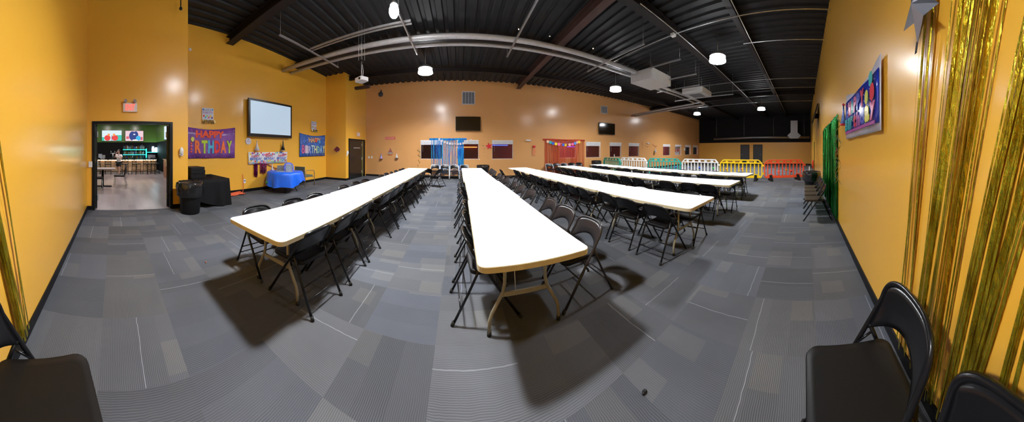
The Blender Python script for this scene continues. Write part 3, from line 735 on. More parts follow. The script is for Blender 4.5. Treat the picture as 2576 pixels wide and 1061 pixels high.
def vent(px0, py0, px1, py1, lab):
    c, w_, h_, rz = wbox('far', px0, py0, px1, py1)
    t = thing('wall_vent', lab, 'vent', c, rz)
    obj('backing', B(-w_ / 2, w_ / 2, -.006, 0, -h_ / 2, h_ / 2), mat('vent_shadow', (.10, .11, .13), .6), t)
    s = MB()
    for a in (-1, 1): s.box(a * w_ / 2 - .02, a * w_ / 2 + .02, -.03, 0, -h_ / 2 - .02, h_ / 2 + .02).box(-w_ / 2, w_ / 2, -.03, 0, a * h_ / 2 - .02, a * h_ / 2 + .02)
    for a in (-.25, 0, .25): s.box(a * w_ - .008, a * w_ + .008, -.028, 0, -h_ / 2, h_ / 2)
    obj('frame', s, mat('vent_frame', (.60, .58, .62), .4), t)
    s = MB(); k = -h_ / 2 + .03
    while k < h_ / 2: s.bar((-w_ / 2, -.012, k), (w_ / 2, -.012, k), .022, .004); k += .035
    obj('louvre', s, mat('vent_louvre', (.42, .45, .52), .4), t)
vent(1163, 231, 1194, 262, 'large square vent on the orange wall above the television')
vent(1512, 267.5, 1527, 285, 'small square vent right on the orange wall above the small television')
def foil_curtain(name, label, root, rz, bunches, m, header, seed=1, wr=(.008, .018), segs=7, cat='curtain', amp=.012):
    rnd = random.Random(seed)
    t = thing(name, label, cat, root, rz)
    for (xt, xb, wt, wb, zt, zb, n) in bunches:
        s = MB()
        for k in range(n):
            u = (k + rnd.random()) / n - .5; a = rnd.uniform(-.9, .9); sw = rnd.uniform(*wr)
            ph, dy = rnd.uniform(0, 6), rnd.uniform(.006, .035)
            z1 = zb + rnd.uniform(0, .10) * (zt - zb) * .4
            pts = []
            for i in range(segs + 1):
                q = i / segs
                pts.append((xt + u * wt + (xb - xt + u * (wb - wt)) * q + amp * math.sin(ph + q * 4) * q, -dy - .008 * math.sin(ph * 2 + q * 5), zt + (z1 - zt) * q))
            s.ribbon(pts, sw, (math.cos(a), math.sin(a), 0))
        obj('fringe_bunch', s, m, t)
    if header:
        x0, x1, z0, z1 = header
        s = MB(); s.sheet(lambda u, v: (x0 + (x1 - x0) * u, -.012 - .006 * math.sin(u * 40), z0 + (z1 - z0) * v + .008 * math.sin(u * 9)), 30, 2, .002)
        obj('header_strip', s, m, t)
    return t
BFOIL = foil('blue_foil', (.01, .12, .90), (.02, .55, 1.0), (.1, .8, 1), .2, alpha=.72, metal=.3)
RFOIL = foil('red_foil', (.55, .03, .02), (.85, .10, .04), (1, .3, .2), .2, alpha=.66, metal=.5)
bx0, bx1 = onY(1084, 380, YF)[0], onY(1173, 380, YF)[0]; bw = bx1 - bx0; cx = (bx0 + bx1) / 2
foil_curtain('foil_curtain', 'blue foil fringe curtain over the left windows of the orange wall', (cx, YF, 0), 0,
             [(-bw / 2 + .25, -bw / 2 + .25, .45, .45, 2.06, .45, 12), (-.25, -.25, .5, .5, 2.06, .2, 14), (.2, .2, .45, .45, 2.06, .2, 14), (bw / 2 - .28, bw / 2 - .28, .3, .3, 2.06, .1, 40)],
             BFOIL, (-bw / 2 - .08, bw / 2 + .02, 1.99, 2.10), 3, wr=(.012, .03))
rx0, rx1 = onY(1369, 380, YF)[0], onY(1469, 380, YF)[0]; rw = rx1 - rx0
foil_curtain('foil_curtain', 'red foil fringe curtain over the fourth window of the orange wall', ((rx0 + rx1) / 2, YF, 0), 0,
             [(-rw / 2 + rw * (k + .5) / 6, -rw / 2 + rw * (k + .5) / 6, rw / 6, rw / 6, 2.06, .1, (24, 30, 26, 20, 26, 18)[k]) for k in range(6)], RFOIL, (-rw / 2 - .1, rw / 2 + .05, 2.02, 2.12), 4, wr=(.012, .03))
def px(wall, x, y, out=.01): return wp(wall, x, y, out)
# garland of paper discs on the red curtain
t = thing('disc_garland', 'garland of coloured paper discs across the red curtain', 'garland', (0, YF - .07, 0))
g = [(1378, 356, (.85, .6, .45)), (1385, 358, TEAL), (1391, 360.5, BLUE), (1398.5, 362, YEL), (1406, 363, PINK), (1417.5, 364, BLUE), (1422.5, 364.5, YEL), (1433, 364, (.85, .5, .4)), (1440.5, 362.5, PINK), (1447, 360.5, (.1, .3, .85)), (1452, 358, (.85, .5, .4)), (1457, 357, YEL)]
for x_, y_, c in g:
    X_, z_ = onY(x_, y_, YF - .07); s = MB(); s.prism([(X_ + .085 * math.cos(a * PI / 10), z_ + .085 * math.sin(a * PI / 10)) for a in range(20)], -.006, .004); obj('paper_disc', s, solid(c), t)
obj('string', MB().tube([(onY(x_, y_ - 3, YF - .07)[0], 0.01, onY(x_, y_ - 3, YF - .07)[1]) for x_, y_, c in g], .004, 5), WHITE, t)
# happy birthday letter string on the blue curtain
t = thing('letter_banner', 'string of small white HAPPY BIRTHDAY letter cards on the blue curtain', 'banner', (0, YF - .08, 0))
txt = 'HAPPYBIRTHDAY'
for k, ch in enumerate(txt):
    q = k / 12; x_ = 1105 + 80 * q; y_ = 351.5 + 11 * (1 - (2 * q - 1.05) ** 2)
    X_, z_ = onY(x_, y_, YF - .08); s = MB(); s.use(WHITE).box(X_ - .043, X_ + .043, 0, .003, z_ - .055, z_ + .055); s.use(solid((.15, .15, .2))).text(ch, X_ - .03, X_ + .03, z_ - .045, z_ + .045, y=-.001, d=.002)
    obj('letter_card', s, None, t)
def flat(name, label, cat, wall, x_, y_, build, out=.012, parts=None):
    c = wp(wall, x_, y_, out); t = MB(); build(t)
    return one(name, t, WHITE, label, cat, c, WALLS[wall][2])
def starpoly(r, r2=.42, rot=PI / 2, c=(0, 0)): return [(c[0] + (r if k % 2 == 0 else r * r2) * math.cos(rot + k * PI / 5), c[1] + (r if k % 2 == 0 else r * r2) * math.sin(rot + k * PI / 5)) for k in range(10)]
REDF = mat('red_glitter', (.65, .03, .05), .35, metal=.3, var=.3, scale=60)
flat('star_decoration', 'red glitter star between the second and third windows', 'star', 'far', 1230, 367.5, lambda s: s.use(REDF).prism(starpoly(.20, .4, PI / 2 + .2), -.02, .005))
def paper_sign(s):
    s.use(solid((.55, .07, .07))).box(-.285, .285, -.006, 0, -.07, .07); s.use(solid((.75, .35, .3)))
    for k in range(7): s.box(-.26 + k * .075, -.22 + k * .075, -.009, -.006, -.045, .045)
flat('small_sign', 'small dark red strip sign near the left end of the orange wall', 'sign', 'far', 981.5, 347.5, paper_sign)
def hat(c1, c2, h=.26, r=.085, name='party_hat'):
    def f(s):
        s.use(c1); s.M = Matrix.Translation((0, .0, 0)); s.lathe([(r, -h / 2), (r * .62, -h / 6), (r * .3, h / 6), (.012, h / 2)], (0, -.0, 0), 14)
        s.use(c2); s.lathe([(r * 1.06, -h / 2 - .008), (r * 1.04, -h / 2 + .02)], (0, 0, 0), 14); s.ball((0, 0, h / 2 + .012), .022)
    return f
LAV = solid((.45, .42, .85)); SILV = mat('silver_glitter', (.75, .75, .8), .25, metal=.7, var=.4, scale=70, bump=.8, bscale=60)
IRID = foil('iridescent_foil', (.6, .75, .8), (.85, .6, .7), (.2, .6, .9), .3, metal=.4)
flat('party_hat', 'lavender party hat pinned low on the orange wall, left of the sailboat', 'hat', 'far', 959, 393, hat(LAV, solid((.4, .2, .3))), out=.09)
flat('party_hat', 'silver white party hat pinned on the orange wall right of the sailboat', 'hat', 'far', 998, 391, hat(IRID, SILV), out=.09)
def boat(s):
    s.use(mat('pink_brown_foil', (.45, .18, .16), .35, metal=.4, var=.4, scale=50)); s.prism([(-.13, -.1), (0, .17), (.13, -.1)], -.012, 0)
    s.use(SILV).prism([(-.17, -.1), (.16, -.1), (.12, -.165), (-.12, -.165)], -.014, 0); s.use(solid((.45, .12, .06))).prism([(-.14, -.2), (0, -.235), (.14, -.2), (.08, -.25), (-.08, -.25)], -.01, 0)
flat('wall_decoration', 'little foil sailboat shape on the orange wall', 'decoration', 'far', 982, 379, boat)
t = thing('letter_banner', 'faint gold letters strung either side of the sailboat', 'banner', wp('far', 980, 375.5, .012))
for k, ch in enumerate('LETS PARTY'):
    if ch != ' ':
        x_ = -.74 + k * .1 + (.40 if k > 4 else 0); s = MB(); s.text(ch, x_, x_ + .05, -.04, .04, y=-.003); obj('letter', s, solid((.42, .32, .17), .3), t)
def swirl(n, L, r, seed, col1, col2):
    def f(s):
        rnd = random.Random(seed); p = []
        for k in range(n): q = k / (n - 1); p.append((r * math.cos(q * 22 + seed) * (1 - .3 * q) + .05 * math.sin(q * 3), -.02 - r * .5 * (1 + math.sin(q * 22 + seed)), L / 2 - L * q))
        s.use(col1); s.ribbon(p[:n // 2], .035, (.6, 0, .8)); s.use(col2); s.ribbon(p[n // 2 - 1:], .03, (.6, 0, .8))
    return f
OLIVE, GOLDY = mat('olive_foil', (.16, .17, .08), .3, metal=.6), mat('dull_gold_foil', (.40, .29, .08), .3, metal=.7)
flat('swirl_streamer', 'curled green gold streamer hanging left of the first window', 'streamer', 'far', 1053, 395, swirl(60, .95, .07, 1, OLIVE, GOLDY))
flat('swirl_streamer', 'faint gold streamer right of the second window', 'streamer', 'far', 1217, 378, swirl(50, .6, .05, 2, mat('pale_gold_foil', (.55, .36, .16), .4), MATS['pale_gold_foil']))
def tassel(s):
    s.use(REDF).ball((0, -.06, .12), .08, (1, .6, .9)); rnd = random.Random(3)
    s.use(solid((.8, .25, .12)))
    for k in range(9): a = -.08 + .02 * k; s.ribbon([(a * .7, -.05, .08), (a, -.06, -.1), (a * 1.1, -.04, -.3 - rnd.random() * .1)], .012)
flat('paper_tassel', 'red paper jellyfish tassel hanging between third window and red curtain', 'tassel', 'far', 1343, 374, tassel)
def elight(s):
    s.use(WHITE).box(-.1, .1, -.05, 0, -.04, .04); s.use(mat('lamp_glass_small', (.9, .9, .95), .1))
    for a in (-.1, .1): s.ball((a, -.06, .0), .045, (1, .8, 1))
flat('emergency_light', 'white twin emergency lamp on the orange wall left of the red curtain', 'light', 'far', 1329, 353, elight)
flat('emergency_light', 'white twin emergency lamp between seventh and eighth windows', 'light', 'far', 1630, 360.5, elight)
flat('party_hat', 'pale blue bell shaped hat on the wall above the teal barrier', 'hat', 'far', 1649, 378, hat(IRID, SILV, .34, .11), out=.12)
def drape(pts, w_=.02):
    def f(s): s.use(mat('brown_streamer', (.28, .08, .05), .4)); s.ribbon([(a, -.01 - .02 * (k % 2), b) for k, (a, b) in enumerate(pts)], w_, (0, 0, 1))
    return f
flat('paper_streamer', 'brown paper streamer drooping left of the bell shaped hat', 'streamer', 'far', 1627, 367, drape([(-.2, .05), (-.1, -.02), (0, -.09), (.1, -.05), (.22, .04)], .03))
flat('paper_streamer', 'brown paper streamer sloping above the bell shaped hat', 'streamer', 'far', 1647, 366, drape([(-.3, .12), (-.15, .02), (0, -.06), (.15, -.08), (.3, -.03)], .04))
flat('swirl_streamer', 'thin brown streamer hanging right of the seventh window', 'streamer', 'far', 1615, 366, swirl(40, .55, .04, 5, MATS['brown_streamer'], MATS['brown_streamer']))
for px_, lab in ((928.5, 'white wall switch beside the black double door, left of the two'), (935.5, 'white wall switch beside the black double door, right of the two')):
    flat('light_switch', lab, 'switch', 'far', px_, 395.5, lambda s: s.use(WHITE).box(-.04, .04, -.012, 0, -.06, .06).box(-.012, .012, -.02, -.011, -.025, .025))
def spk(s): s.use(mat('dark_speaker', (.03, .03, .035), .6)).ball((0, -.08, 0), .14, (1, .7, 1)); s.box(-.03, .03, -.05, 0, -.03, .25)
flat('ceiling_speaker', 'dark round speaker in the upper left of the orange wall', 'speaker', 'far', 959, 238, spk)
flat('wall_sensor', 'small white box beside the tenth window', 'sensor', 'far', 1722, 375, lambda s: s.use(WHITE).box(-.06, .06, -.04, 0, -.12, .12))
flat('wall_sensor', 'tiny white plate by the red curtain window corner', 'sensor', 'far', 1206, 401, lambda s: s.use(WHITE).box(-.02, .02, -.02, 0, -.02, .02))

# ================================================================== WASTE BINS
def bin_(x, y, label, r=.27, h=.70, seed=1, flare=.12):
    t = thing('waste_bin', label, 'bin', (x, y, 0))
    obj('body', MB().lathe([(r * .80, 0), (r * .83, .02), (r * .97, h - .03), (r * .97, h)], n=28), BIN, t)
    rnd = random.Random(seed); ph = [rnd.uniform(0, 6) for _ in range(6)]
    wob = lambda k, j: (.05 * math.sin(k * .9 + ph[0] + j) + .04 * math.sin(k * 2.3 + ph[1]) + .03 * rnd.uniform(-1, 1)) * (1 if 0 < j else .4)
    obj('bin_liner', MB().lathe([(r * 1.0, h - .31), (r * 1.12, h - .27), (r * 1.08, h - .18), (r * 1.14, h - .1), (r * 1.10, h), (r * 1.02, h + .03), (r * .93, h - .02), (r * .9, h - .25)], n=36, wob=wob, cap=False), BAG, t)
bin_(-4.72, 1.70, 'black bin with glossy liner left beside the bar doorway', seed=4)
bin_(7.44, -.26, 'black lined bin by the rear wall under the wall television', seed=5)
bin_(1.15, 10.55, 'black lined bin by the orange wall between first and third windows', seed=6)
bin_(7.75, 10.75, 'black lined bin by the orange wall left of the green barrier', seed=7, h=.8)

# ================================================================== SCREEN WALL
SCREEN = mat('lit_screen', (.02, .02, .02), .35, em=(.60, .76, .92), es=.54, var=0)
tv('big wall television showing a plain pale screen', 'tv', 626, 256, 734, 345, .16, screen=SCREEN, bez=.075)
def wavy(w_, h_, sag, bottom=.0):
    def f(u, v):
        x_ = (u - .5) * w_; top_ = h_ / 2 - sag * math.sin(PI * u) * .9
        zb = -h_ / 2 + bottom * math.sin(PI * u)
        return (x_, -.012 - .012 * math.sin(u * 17 + v * 3), zb + (top_ - zb) * v)
    return f
PLUM = mat('purple_banner', (.22, .075, .36), .25, var=.25, scale=6, spec=.8)
def confetti(s, n, w_, h_, cols, seed, r0=.008, y=-.028):
    rnd = random.Random(seed)
    for k in range(n):
        s.use(cols[k % len(cols)]); x_, z_ = rnd.uniform(-w_ / 2 * .95, w_ / 2 * .95), rnd.uniform(-h_ / 2 * .92, h_ / 2 * .8); q = r0 * rnd.uniform(.6, 1.4)
        s.box(x_ - q, x_ + q, y - .001, y, z_ - q, z_ + q)
def balloon(s, c, x_, z_, r, y=-.03, tail=True):
    s.use(c).prism([(x_ + r * .8 * math.cos(a * PI / 8), z_ + r * math.sin(a * PI / 8)) for a in range(16)], y - .002, y)
    if tail: s.prism([(x_ - r * .18, z_ - r * 1.2), (x_, z_ - r * .95), (x_ + r * .18, z_ - r * 1.2)], y - .002, y)
t0, t1 = wp('tv', 591, 359, .03), Vector((XT + .03, 1.86, 0))
W_ = t0.y - 1.86; Hh = 1.03
s = MB(); s.use(PLUM).sheet(wavy(W_, Hh, .12, .01), 30, 4, .002)
confetti(s, 90, W_, Hh, [solid((.6, .5, .8)), solid((.35, .15, .55)), solid((.7, .3, .6))], 11)
s.use(solid((.85, .10, .04), .3)).text('HAPPY', -.42, .55, .14, .37, y=-.030, d=.006, bold=.05)
cols = [solid((.15, .40, .65), .3), solid((.80, .08, .05), .3), solid((.90, .20, .05), .3), solid((.50, .68, .05), .3), solid((.10, .48, .75), .3), solid((.80, .06, .05), .3), solid((.90, .2, .05), .3), solid((.48, .66, .05), .3)]
for k, ch in enumerate('BIRTHDAY'):
    cw = .218; x_ = -W_ / 2 + .07 + k * cw + (.02 if k == 1 else 0); s.use(cols[k])
    if ch == 'I':
        for q in range(4): s.ball((x_ + .09, -.03, -.30 + q * .085), .032, (1, .15, 1), 10, 6)
        balloon(s, solid((.75, .72, .15), .3), x_ + .13, .09, .075, y=-.034)
    else: s.text(ch, x_ + .005, x_ + cw - .012, -.35, .06, y=-.032, d=.006, bold=.045)
one('birthday_banner', s, PLUM, 'purple HAPPY BIRTHDAY banner hanging left of the big screen', 'banner', (XT + .02, (t0.y + 1.86) / 2, 1.715), PI / 2)
# blue banner
c, w_, h_, rz = wbox('tv', 753, 337, 817, 393, .02)
s = MB(); s.use(mat('blue_banner', (.03, .14, .55), .25, var=.5, scale=9, spec=.8)).sheet(wavy(w_, h_, .10), 24, 4, .002)
confetti(s, 130, w_, h_, [solid((.35, .55, .85)), solid((.1, .3, .8)), solid((.6, .7, .9))], 12, .010)
s.use(solid((.80, .45, .20))).text('HAPPY', -w_ * .18, w_ * .3, h_ * .12, h_ * .34, y=-.03, d=.006, bold=.03)
for k, ch in enumerate('BIRTHDAY'):
    s.use(solid([(.65, .12, .3), (.7, .6, .7), (.45, .5, .8), (.5, .7, .75), (.75, .8, .5), (.3, .65, .45), (.35, .6, .8), (.75, .75, .3)][k])).text(ch, -w_ * .43 + k * w_ * .115, -w_ * .43 + (k + .9) * w_ * .115, -h_ * .36, 0 - h_ * .02 * (k % 3), y=-.032, d=.006, bold=.03)
balloon(s, solid(RED), w_ * .1, h_ * .22, .08, -.036); balloon(s, solid((.1, .5, .8)), w_ * .25, h_ * .16, .08, -.036)
one('birthday_banner', s, PLUM, 'blue HAPPY BIRTHDAY banner right of the big screen', 'banner', c, rz)
# white repeated banner
c, w_, h_, rz = wbox('tv', 624, 382, 722, 411, .02)
s = MB(); s.use(mat('white_banner', (.82, .82, .86), .35)).sheet(wavy(w_, h_, .01), 20, 3, .002)
rnd = random.Random(5)
bc = [solid(BLUE), solid(RED), solid((.3, .7, .2)), solid((.08, .4, .7)), solid(PURP), solid(YEL), solid(PINK)]
for k in range(46):
    x_ = -w_ / 2 * .95 + w_ * .95 * (k / 46); z_ = (h_ * .36 if k % 2 else -h_ * .30) + rnd.uniform(-.05, .05); balloon(s, bc[rnd.randrange(7)], x_, z_, .035)
for k in range(3):
    x_ = -w_ * .33 + k * w_ * .33
    s.use(solid((.60, .10, .18))).text('HAPPY', x_ - w_ * .10, x_ + w_ * .09, h_ * .06, h_ * .26, y=-.032, bold=.02)
    s.use(solid((.05, .15, .55))).text('BIRTHDAY', x_ - w_ * .135, x_ + w_ * .135, -h_ * .17, h_ * .04, y=-.032, bold=.02)
one('birthday_banner', s, PLUM, 'white banner repeating HAPPY BIRTHDAY with balloons under the big screen', 'banner', c, rz)
# LET'S PARTY placards
def placard(px0, py0, px1, py1, lab):
    c, w_, h_, rz = wbox('tv', px0, py0, px1, py1, .03)
    t = thing('party_placard', lab, 'sign', c, rz)
    s = MB(); s.use(solid((.72, .78, .92))).box(-w_ / 2, w_ / 2, 0, .008, -h_ * .28, h_ / 2)
    s.use(solid((.12, .12, .3))).text("LET'S", -w_ * .28, w_ * .28, h_ * .30, h_ * .42, y=-.003); s.use(solid((.4, .1, .5))).text('PARTY!', -w_ * .42, w_ * .42, h_ * .13, h_ * .26, y=-.003)
    for k, cc in enumerate((solid(RED), solid((.1, .5, .8)), solid((.4, .75, .2)), solid(PINK), solid(YEL), solid((.12, .02, .3)))): balloon(s, cc, -w_ * .36 + k * w_ * .145, -h_ * .02 - (k % 2) * h_ * .09, w_ * .09, -.004)
    balloon(s, solid(BLUE), -w_ * .4, h_ * .38, w_ * .08, -.004); balloon(s, solid((.05, .3, .85)), w_ * .4, h_ * .4, w_ * .08, -.004)
    obj('card', s, None, t)
    s = MB(); r_ = random.Random(8)
    for k in range(60): a = r_.uniform(-w_ * .52, w_ * .56); s.ribbon([(a, -.01 - r_.random() * .03, -h_ * .26), (a + r_.uniform(-.03, .03), -.03 - r_.random() * .03, -h_ * .4), (a + r_.uniform(-.05, .05), -.02, -h_ * .5)], .018, (r_.uniform(-1, 1), r_.uniform(-1, 1), .2))
    obj('foil_fringe', s, mat('pale_gold_metal', (.75, .68, .42), .25, metal=.9), t)
placard(508.5, 271.5, 537, 311, "LET'S PARTY placard with gold fringe above the purple banner")
placard(783.5, 305.5, 796, 332, "LET'S PARTY placard with gold fringe above the blue banner")
def plate(s): s.use(solid((.62, .62, .72))).prism([(.12 * math.cos(a * PI / 12), .12 * math.sin(a * PI / 12)) for a in range(24)], -.012, 0); s.use(solid((.5, .3, .35))).box(-.09, .09, -.014, -.012, -.02, .0); s.use(solid((.35, .35, .55))).prism([(-.06, .03), (0, .09), (.06, .03)], -.014, -.012)
flat('paper_plate', 'round pale paper plate fixed under the left edge of the screen', 'plate', 'tv', 624.5, 355, plate)
flat('party_hat', 'iridescent party hat on the wall under the screen', 'hat', 'tv', 646.5, 367, hat(IRID, LAV, .30, .09), out=.10)
flat('party_hat', 'black and silver party hat under the right side of the screen', 'hat', 'tv', 712, 366.5, hat(CH_BLACK, SILV, .38, .085), out=.09)
# purple fringe
fx = wp('tv', 655, 412, .02)
PFOIL = foil('purple_foil', (.22, .01, .20), (.50, .04, .42), (1, .5, .9), .25)
t = thing('foil_garland', 'purple foil fringe garland hanging under the white banner', 'garland', (XT + .02, fx.y, .96), PI / 2)
rnd = random.Random(2)
def fringe(x0, x1, L0):
    s = MB()
    for k in range(26): a = x0 + (x1 - x0) * k / 26; s.ribbon([(a, -.01 - rnd.random() * .02, 0), (a + rnd.uniform(-.01, .01), -.03, -L0 * .5), (a, -.02, -L0 * rnd.uniform(.75, 1))], .014, (math.cos(k), math.sin(k), 0))
    return s
obj('fringe_bunch', fringe(-.30, -.14, .50), PFOIL, t); obj('fringe_bunch', fringe(-.02, .28, .40), PFOIL, t)
obj('ribbon_tail', MB().ribbon([(-.36, -.02, .01), (.1, -.02, 0), (.35, -.02, -.04), (.7, -.03, -.20), (1.0, -.04, -.27)], .03, (0, 0, 1)), PFOIL, t)
def outlet(s): s.use(WHITE).box(-.045, .045, -.012, 0, -.07, .07); s.use(BLACKTRIM).box(-.02, .02, -.03, -.012, .0, .03)
flat('wall_outlet', 'white power outlet low on the screen wall', 'outlet', 'tv', 615, 455.5, outlet)
# extension cord heap
rnd = random.Random(9); p = [(XT + .03, 4.10, .62), (XT + .05, 4.12, .2), (XT + .10, 4.05, .02)]
for k in range(90): a = k * .75; p.append((-5.95 + .16 * math.sin(a * 1.31) + rnd.uniform(-.05, .05), 3.55 + .36 * math.cos(a) + rnd.uniform(-.08, .08), .012 + .045 * abs(math.sin(a * 2.3))))
one('extension_cord', MB().tube(p, .011, 6), mat('orange_cord', (.80, .14, .05), .5), 'orange extension cord heaped on the floor by the black covered table', 'cord')
# black covered table with cases
t = thing('equipment_table', 'folding table hidden under a black cloth beside the screen wall', 'table', (-5.58, 2.32, 0))
obj('tabletop', B(-.55, .50, -.42, .42, .66, .69), BIN, t)
for a in (-.42, .42):
    for b in (-.32, .32): obj('leg', MB().tube([(a, b, 0), (a, b, .66)], .014), BIN, t)
def cloth_mesh(hx, hy, top, hem, seed, n=64, fold=.03, amp=.0):
    rnd = random.Random(seed); s = MB(); per = []
    def pt(q):
        q = (q % 1) * 4; e = int(q); u = q - e
        c_ = [(-1, -1), (1, -1), (1, 1), (-1, 1)]; a, b = c_[e], c_[(e + 1) % 4]
        return (a[0] + (b[0] - a[0]) * u) * hx, (a[1] + (b[1] - a[1]) * u) * hy
    C = s.v((0, 0, top)); rings = []
    for j in range(8):
        q = j / 7; ring = []
        for k in range(n):
            x_, y_ = pt(k / n); z1 = hem(k / n, x_, y_); f_ = fold * q * (math.sin(k / n * 2 * PI * 11 + seed) + .5 * math.sin(k / n * 2 * PI * 17))
            l = math.hypot(x_ / hx, y_ / hy); o = 1 + (.10 * q + f_) / max(hx, hy) 
            ring.append(s.v((x_ * (1 + (f_ + .02 + amp * q) / hx), y_ * (1 + (f_ + .02 + amp * q) / hy), top - (top - z1) * q)))
        rings.append(ring)
    for k in range(n): s.f([C, rings[0][k], rings[0][(k + 1) % n]])
    for A_, B_ in zip(rings, rings[1:]):
        for k in range(n): s.f([A_[k], B_[k], B_[(k + 1) % n], A_[(k + 1) % n]], True)
    return s
def hem1(q, x_, y_):
    k_ = max(0, min(1, (x_ + y_ - .15) / .55)); base_ = .17 + .05 * math.sin(x_ * 5)
    return base_ + (.010 - base_) * k_
cl = cloth_mesh(.55, .45, .71, hem1, 3, fold=.035, amp=.05)
one('tablecloth', cl, mat('black_cloth', (.006, .006, .007), .75, spec=.15), 'black cloth draped to the floor over the equipment table', 'tablecloth', (-5.53, 2.40, 0))
for k, (w_, zz) in enumerate(((.62, .715), (.58, .83), (.48, .93))):
    t = thing('equipment_case', 'black equipment case, %s of the stack on the black cloth' % ['lowest', 'middle one', 'topmost'][k], 'case', (-5.6, 2.13, zz), .05 * k, group='stack of black cases')
    obj('body', MB().slab(rr(w_, .42, .03, 2), 0, (.11, .095, .07)[k]), BIN, t); obj('lid_rim', MB().slab(rr(w_ + .012, .432, .03, 2), .045, .055), RUBBER, t)
tubeobj('coiled_cable', [(-5.5 + .1 * math.cos(a * .5), 2.55 + .09 * math.sin(a * .5), .716 + .006 * a / 4) for a in range(40)], .006, BIN, 'small coil of dark cable on the corner of the black cloth', 'cable', 6)
# blue covered table
GX, GY = -5.44, 5.36
t = thing('gift_table', 'round table hidden under the blue cloth below the screen', 'table', (GX, GY, 0))
obj('tabletop', MB().lathe([(.58, .67), (.60, .675), (.60, .70)], n=32), TABLEW, t)
for k in range(4):
    a_ = PI / 4 + k * PI / 2; obj('leg', MB().tube([(.3 * math.cos(a_), .3 * math.sin(a_), .67), (.25 * math.cos(a_), .25 * math.sin(a_), .3), (.42 * math.cos(a_), .42 * math.sin(a_), 0)], .014), BIN, t)
s = MB(); rings = []; n = 120
for j in range(11):
    q = j / 10; ring = []
    for k in range(n):
        a_ = 2 * PI * k / n
        if j == 0: r_, z_ = .45, .708
        elif j == 1: r_, z_ = .605, .708
        else:
            qq = (j - 1) / 9; hz = .33 + .06 * math.sin(a_ * 2 + .6) + .03 * math.sin(a_ * 5) - (.06 if -1.2 < a_ - 5.4 < 1.1 else 0)
            fo = .035 * math.sin(a_ * 9) + .018 * math.sin(a_ * 14 + 1)
            r_, z_ = .615 + .055 * qq ** .6 + fo * qq, .70 - (.70 - hz) * qq
        ring.append(s.v((r_ * math.cos(a_), r_ * math.sin(a_), z_)))
    rings.append(ring)
s.f(rings[0])
for A_, B_ in zip(rings, rings[1:]):
    for k in range(n): s.f([A_[k], B_[k], B_[(k + 1) % n], A_[(k + 1) % n]], True)
one('tablecloth', s, mat('blue_cloth', (.006, .14, .85), .42, spec=.6), 'bright blue cloth over the round gift table', 'tablecloth', (GX, GY, 0))
def onT(px_, r_): a_ = (px_ - PX0) / FX; return r_ * math.sin(a_), r_ * math.cos(a_)
HD = PI / 4 + .1
t = thing('laptop', 'grey laptop standing open on the blue cloth', 'laptop', (*onT(706, 7.6), .71), HD)
obj('keyboard_base', B(-.14, .14, -.16, .03, 0, .018), mat('grey_laptop', (.45, .46, .48), .4), t); obj('screen_lid', B(-.12, .12, .03, .045, .018, .21), mat('dark_grey_lid', (.20, .21, .24), .4), t)
t = thing('gift_bag', 'rounded lilac blue gift bag on the blue cloth', 'bag', (*onT(726, 7.62), .71), HD)
obj('bag_body', MB().prism([(-.17, 0), (-.17, .20), (-.13, .28), (-.06, .315), (.06, .315), (.13, .28), (.17, .20), (.18, 0)], -.06, .08), mat('lilac_blue', (.16, .22, .80), .3, var=.5, scale=40), t)
obj('bag_label', B(-.09, .09, -.064, -.06, .20, .27), mat('pale_lilac', (.5, .55, .9), .4, var=.5, scale=50), t)
t = thing('framed_mirror', 'small silver framed picture leaning against the gift bag', 'picture frame', (*onT(727.5, 7.36), .71), HD)
s = MB()
for a in (-1, 1): s.box(a * .105 - .012, a * .105 + .012, -.02, 0, 0, .25).box(-.10, .10, -.02, 0, .125 + a * .113 - .012, .125 + a * .113 + .012)
obj('frame', s, STEEL, t); obj('picture', B(-.10, .10, -.012, -.006, .02, .23), mat('grey_picture', (.35, .42, .45), .2), t)
one('party_hat', (lambda s: (hat(IRID, LAV, .20, .07)(s), s)[1])(MB()), IRID, 'small pale party hat standing on the left of the blue cloth', 'hat', (*onT(685, 7.85), .82))
one('green_scrap', MB().ball((0, 0, .05), .06, (1.4, .8, .8)), mat('green_cloth', (.02, .22, .06), .5, bump=1, bscale=20), 'green scrap poking out under the left edge of the blue cloth', 'scrap', (*onT(672, 7.35), .30))
# armchair
t = thing('armchair', 'armchair with tan tube frame and grey seat at the right of the blue table', 'chair', (-5.72, 6.72, 0), 0)
TAN = mat('tan_metal', (.42, .29, .20), .35, metal=.4)
for sx in (-1, 1): obj('side_frame', MB().tube([(sx * .29, .30, 0), (sx * .29, .28, .60), (sx * .29, .24, .64), (sx * .29, -.2, .66), (sx * .29, -.26, .62), (sx * .29, -.30, 0)], .014), TAN, t)
obj('seat', MB().slab(rr(.52, .50, .05), .38, .45), mat('grey_green_fabric', (.10, .12, .10), .8), t)
obj('backrest', B(-.25, .25, -.29, -.25, .50, .80), MATS['grey_green_fabric'], t)
obj('seat_rail', MB().tube([(-.29, .24, .37), (.29, .24, .37)], .012), TAN, t)
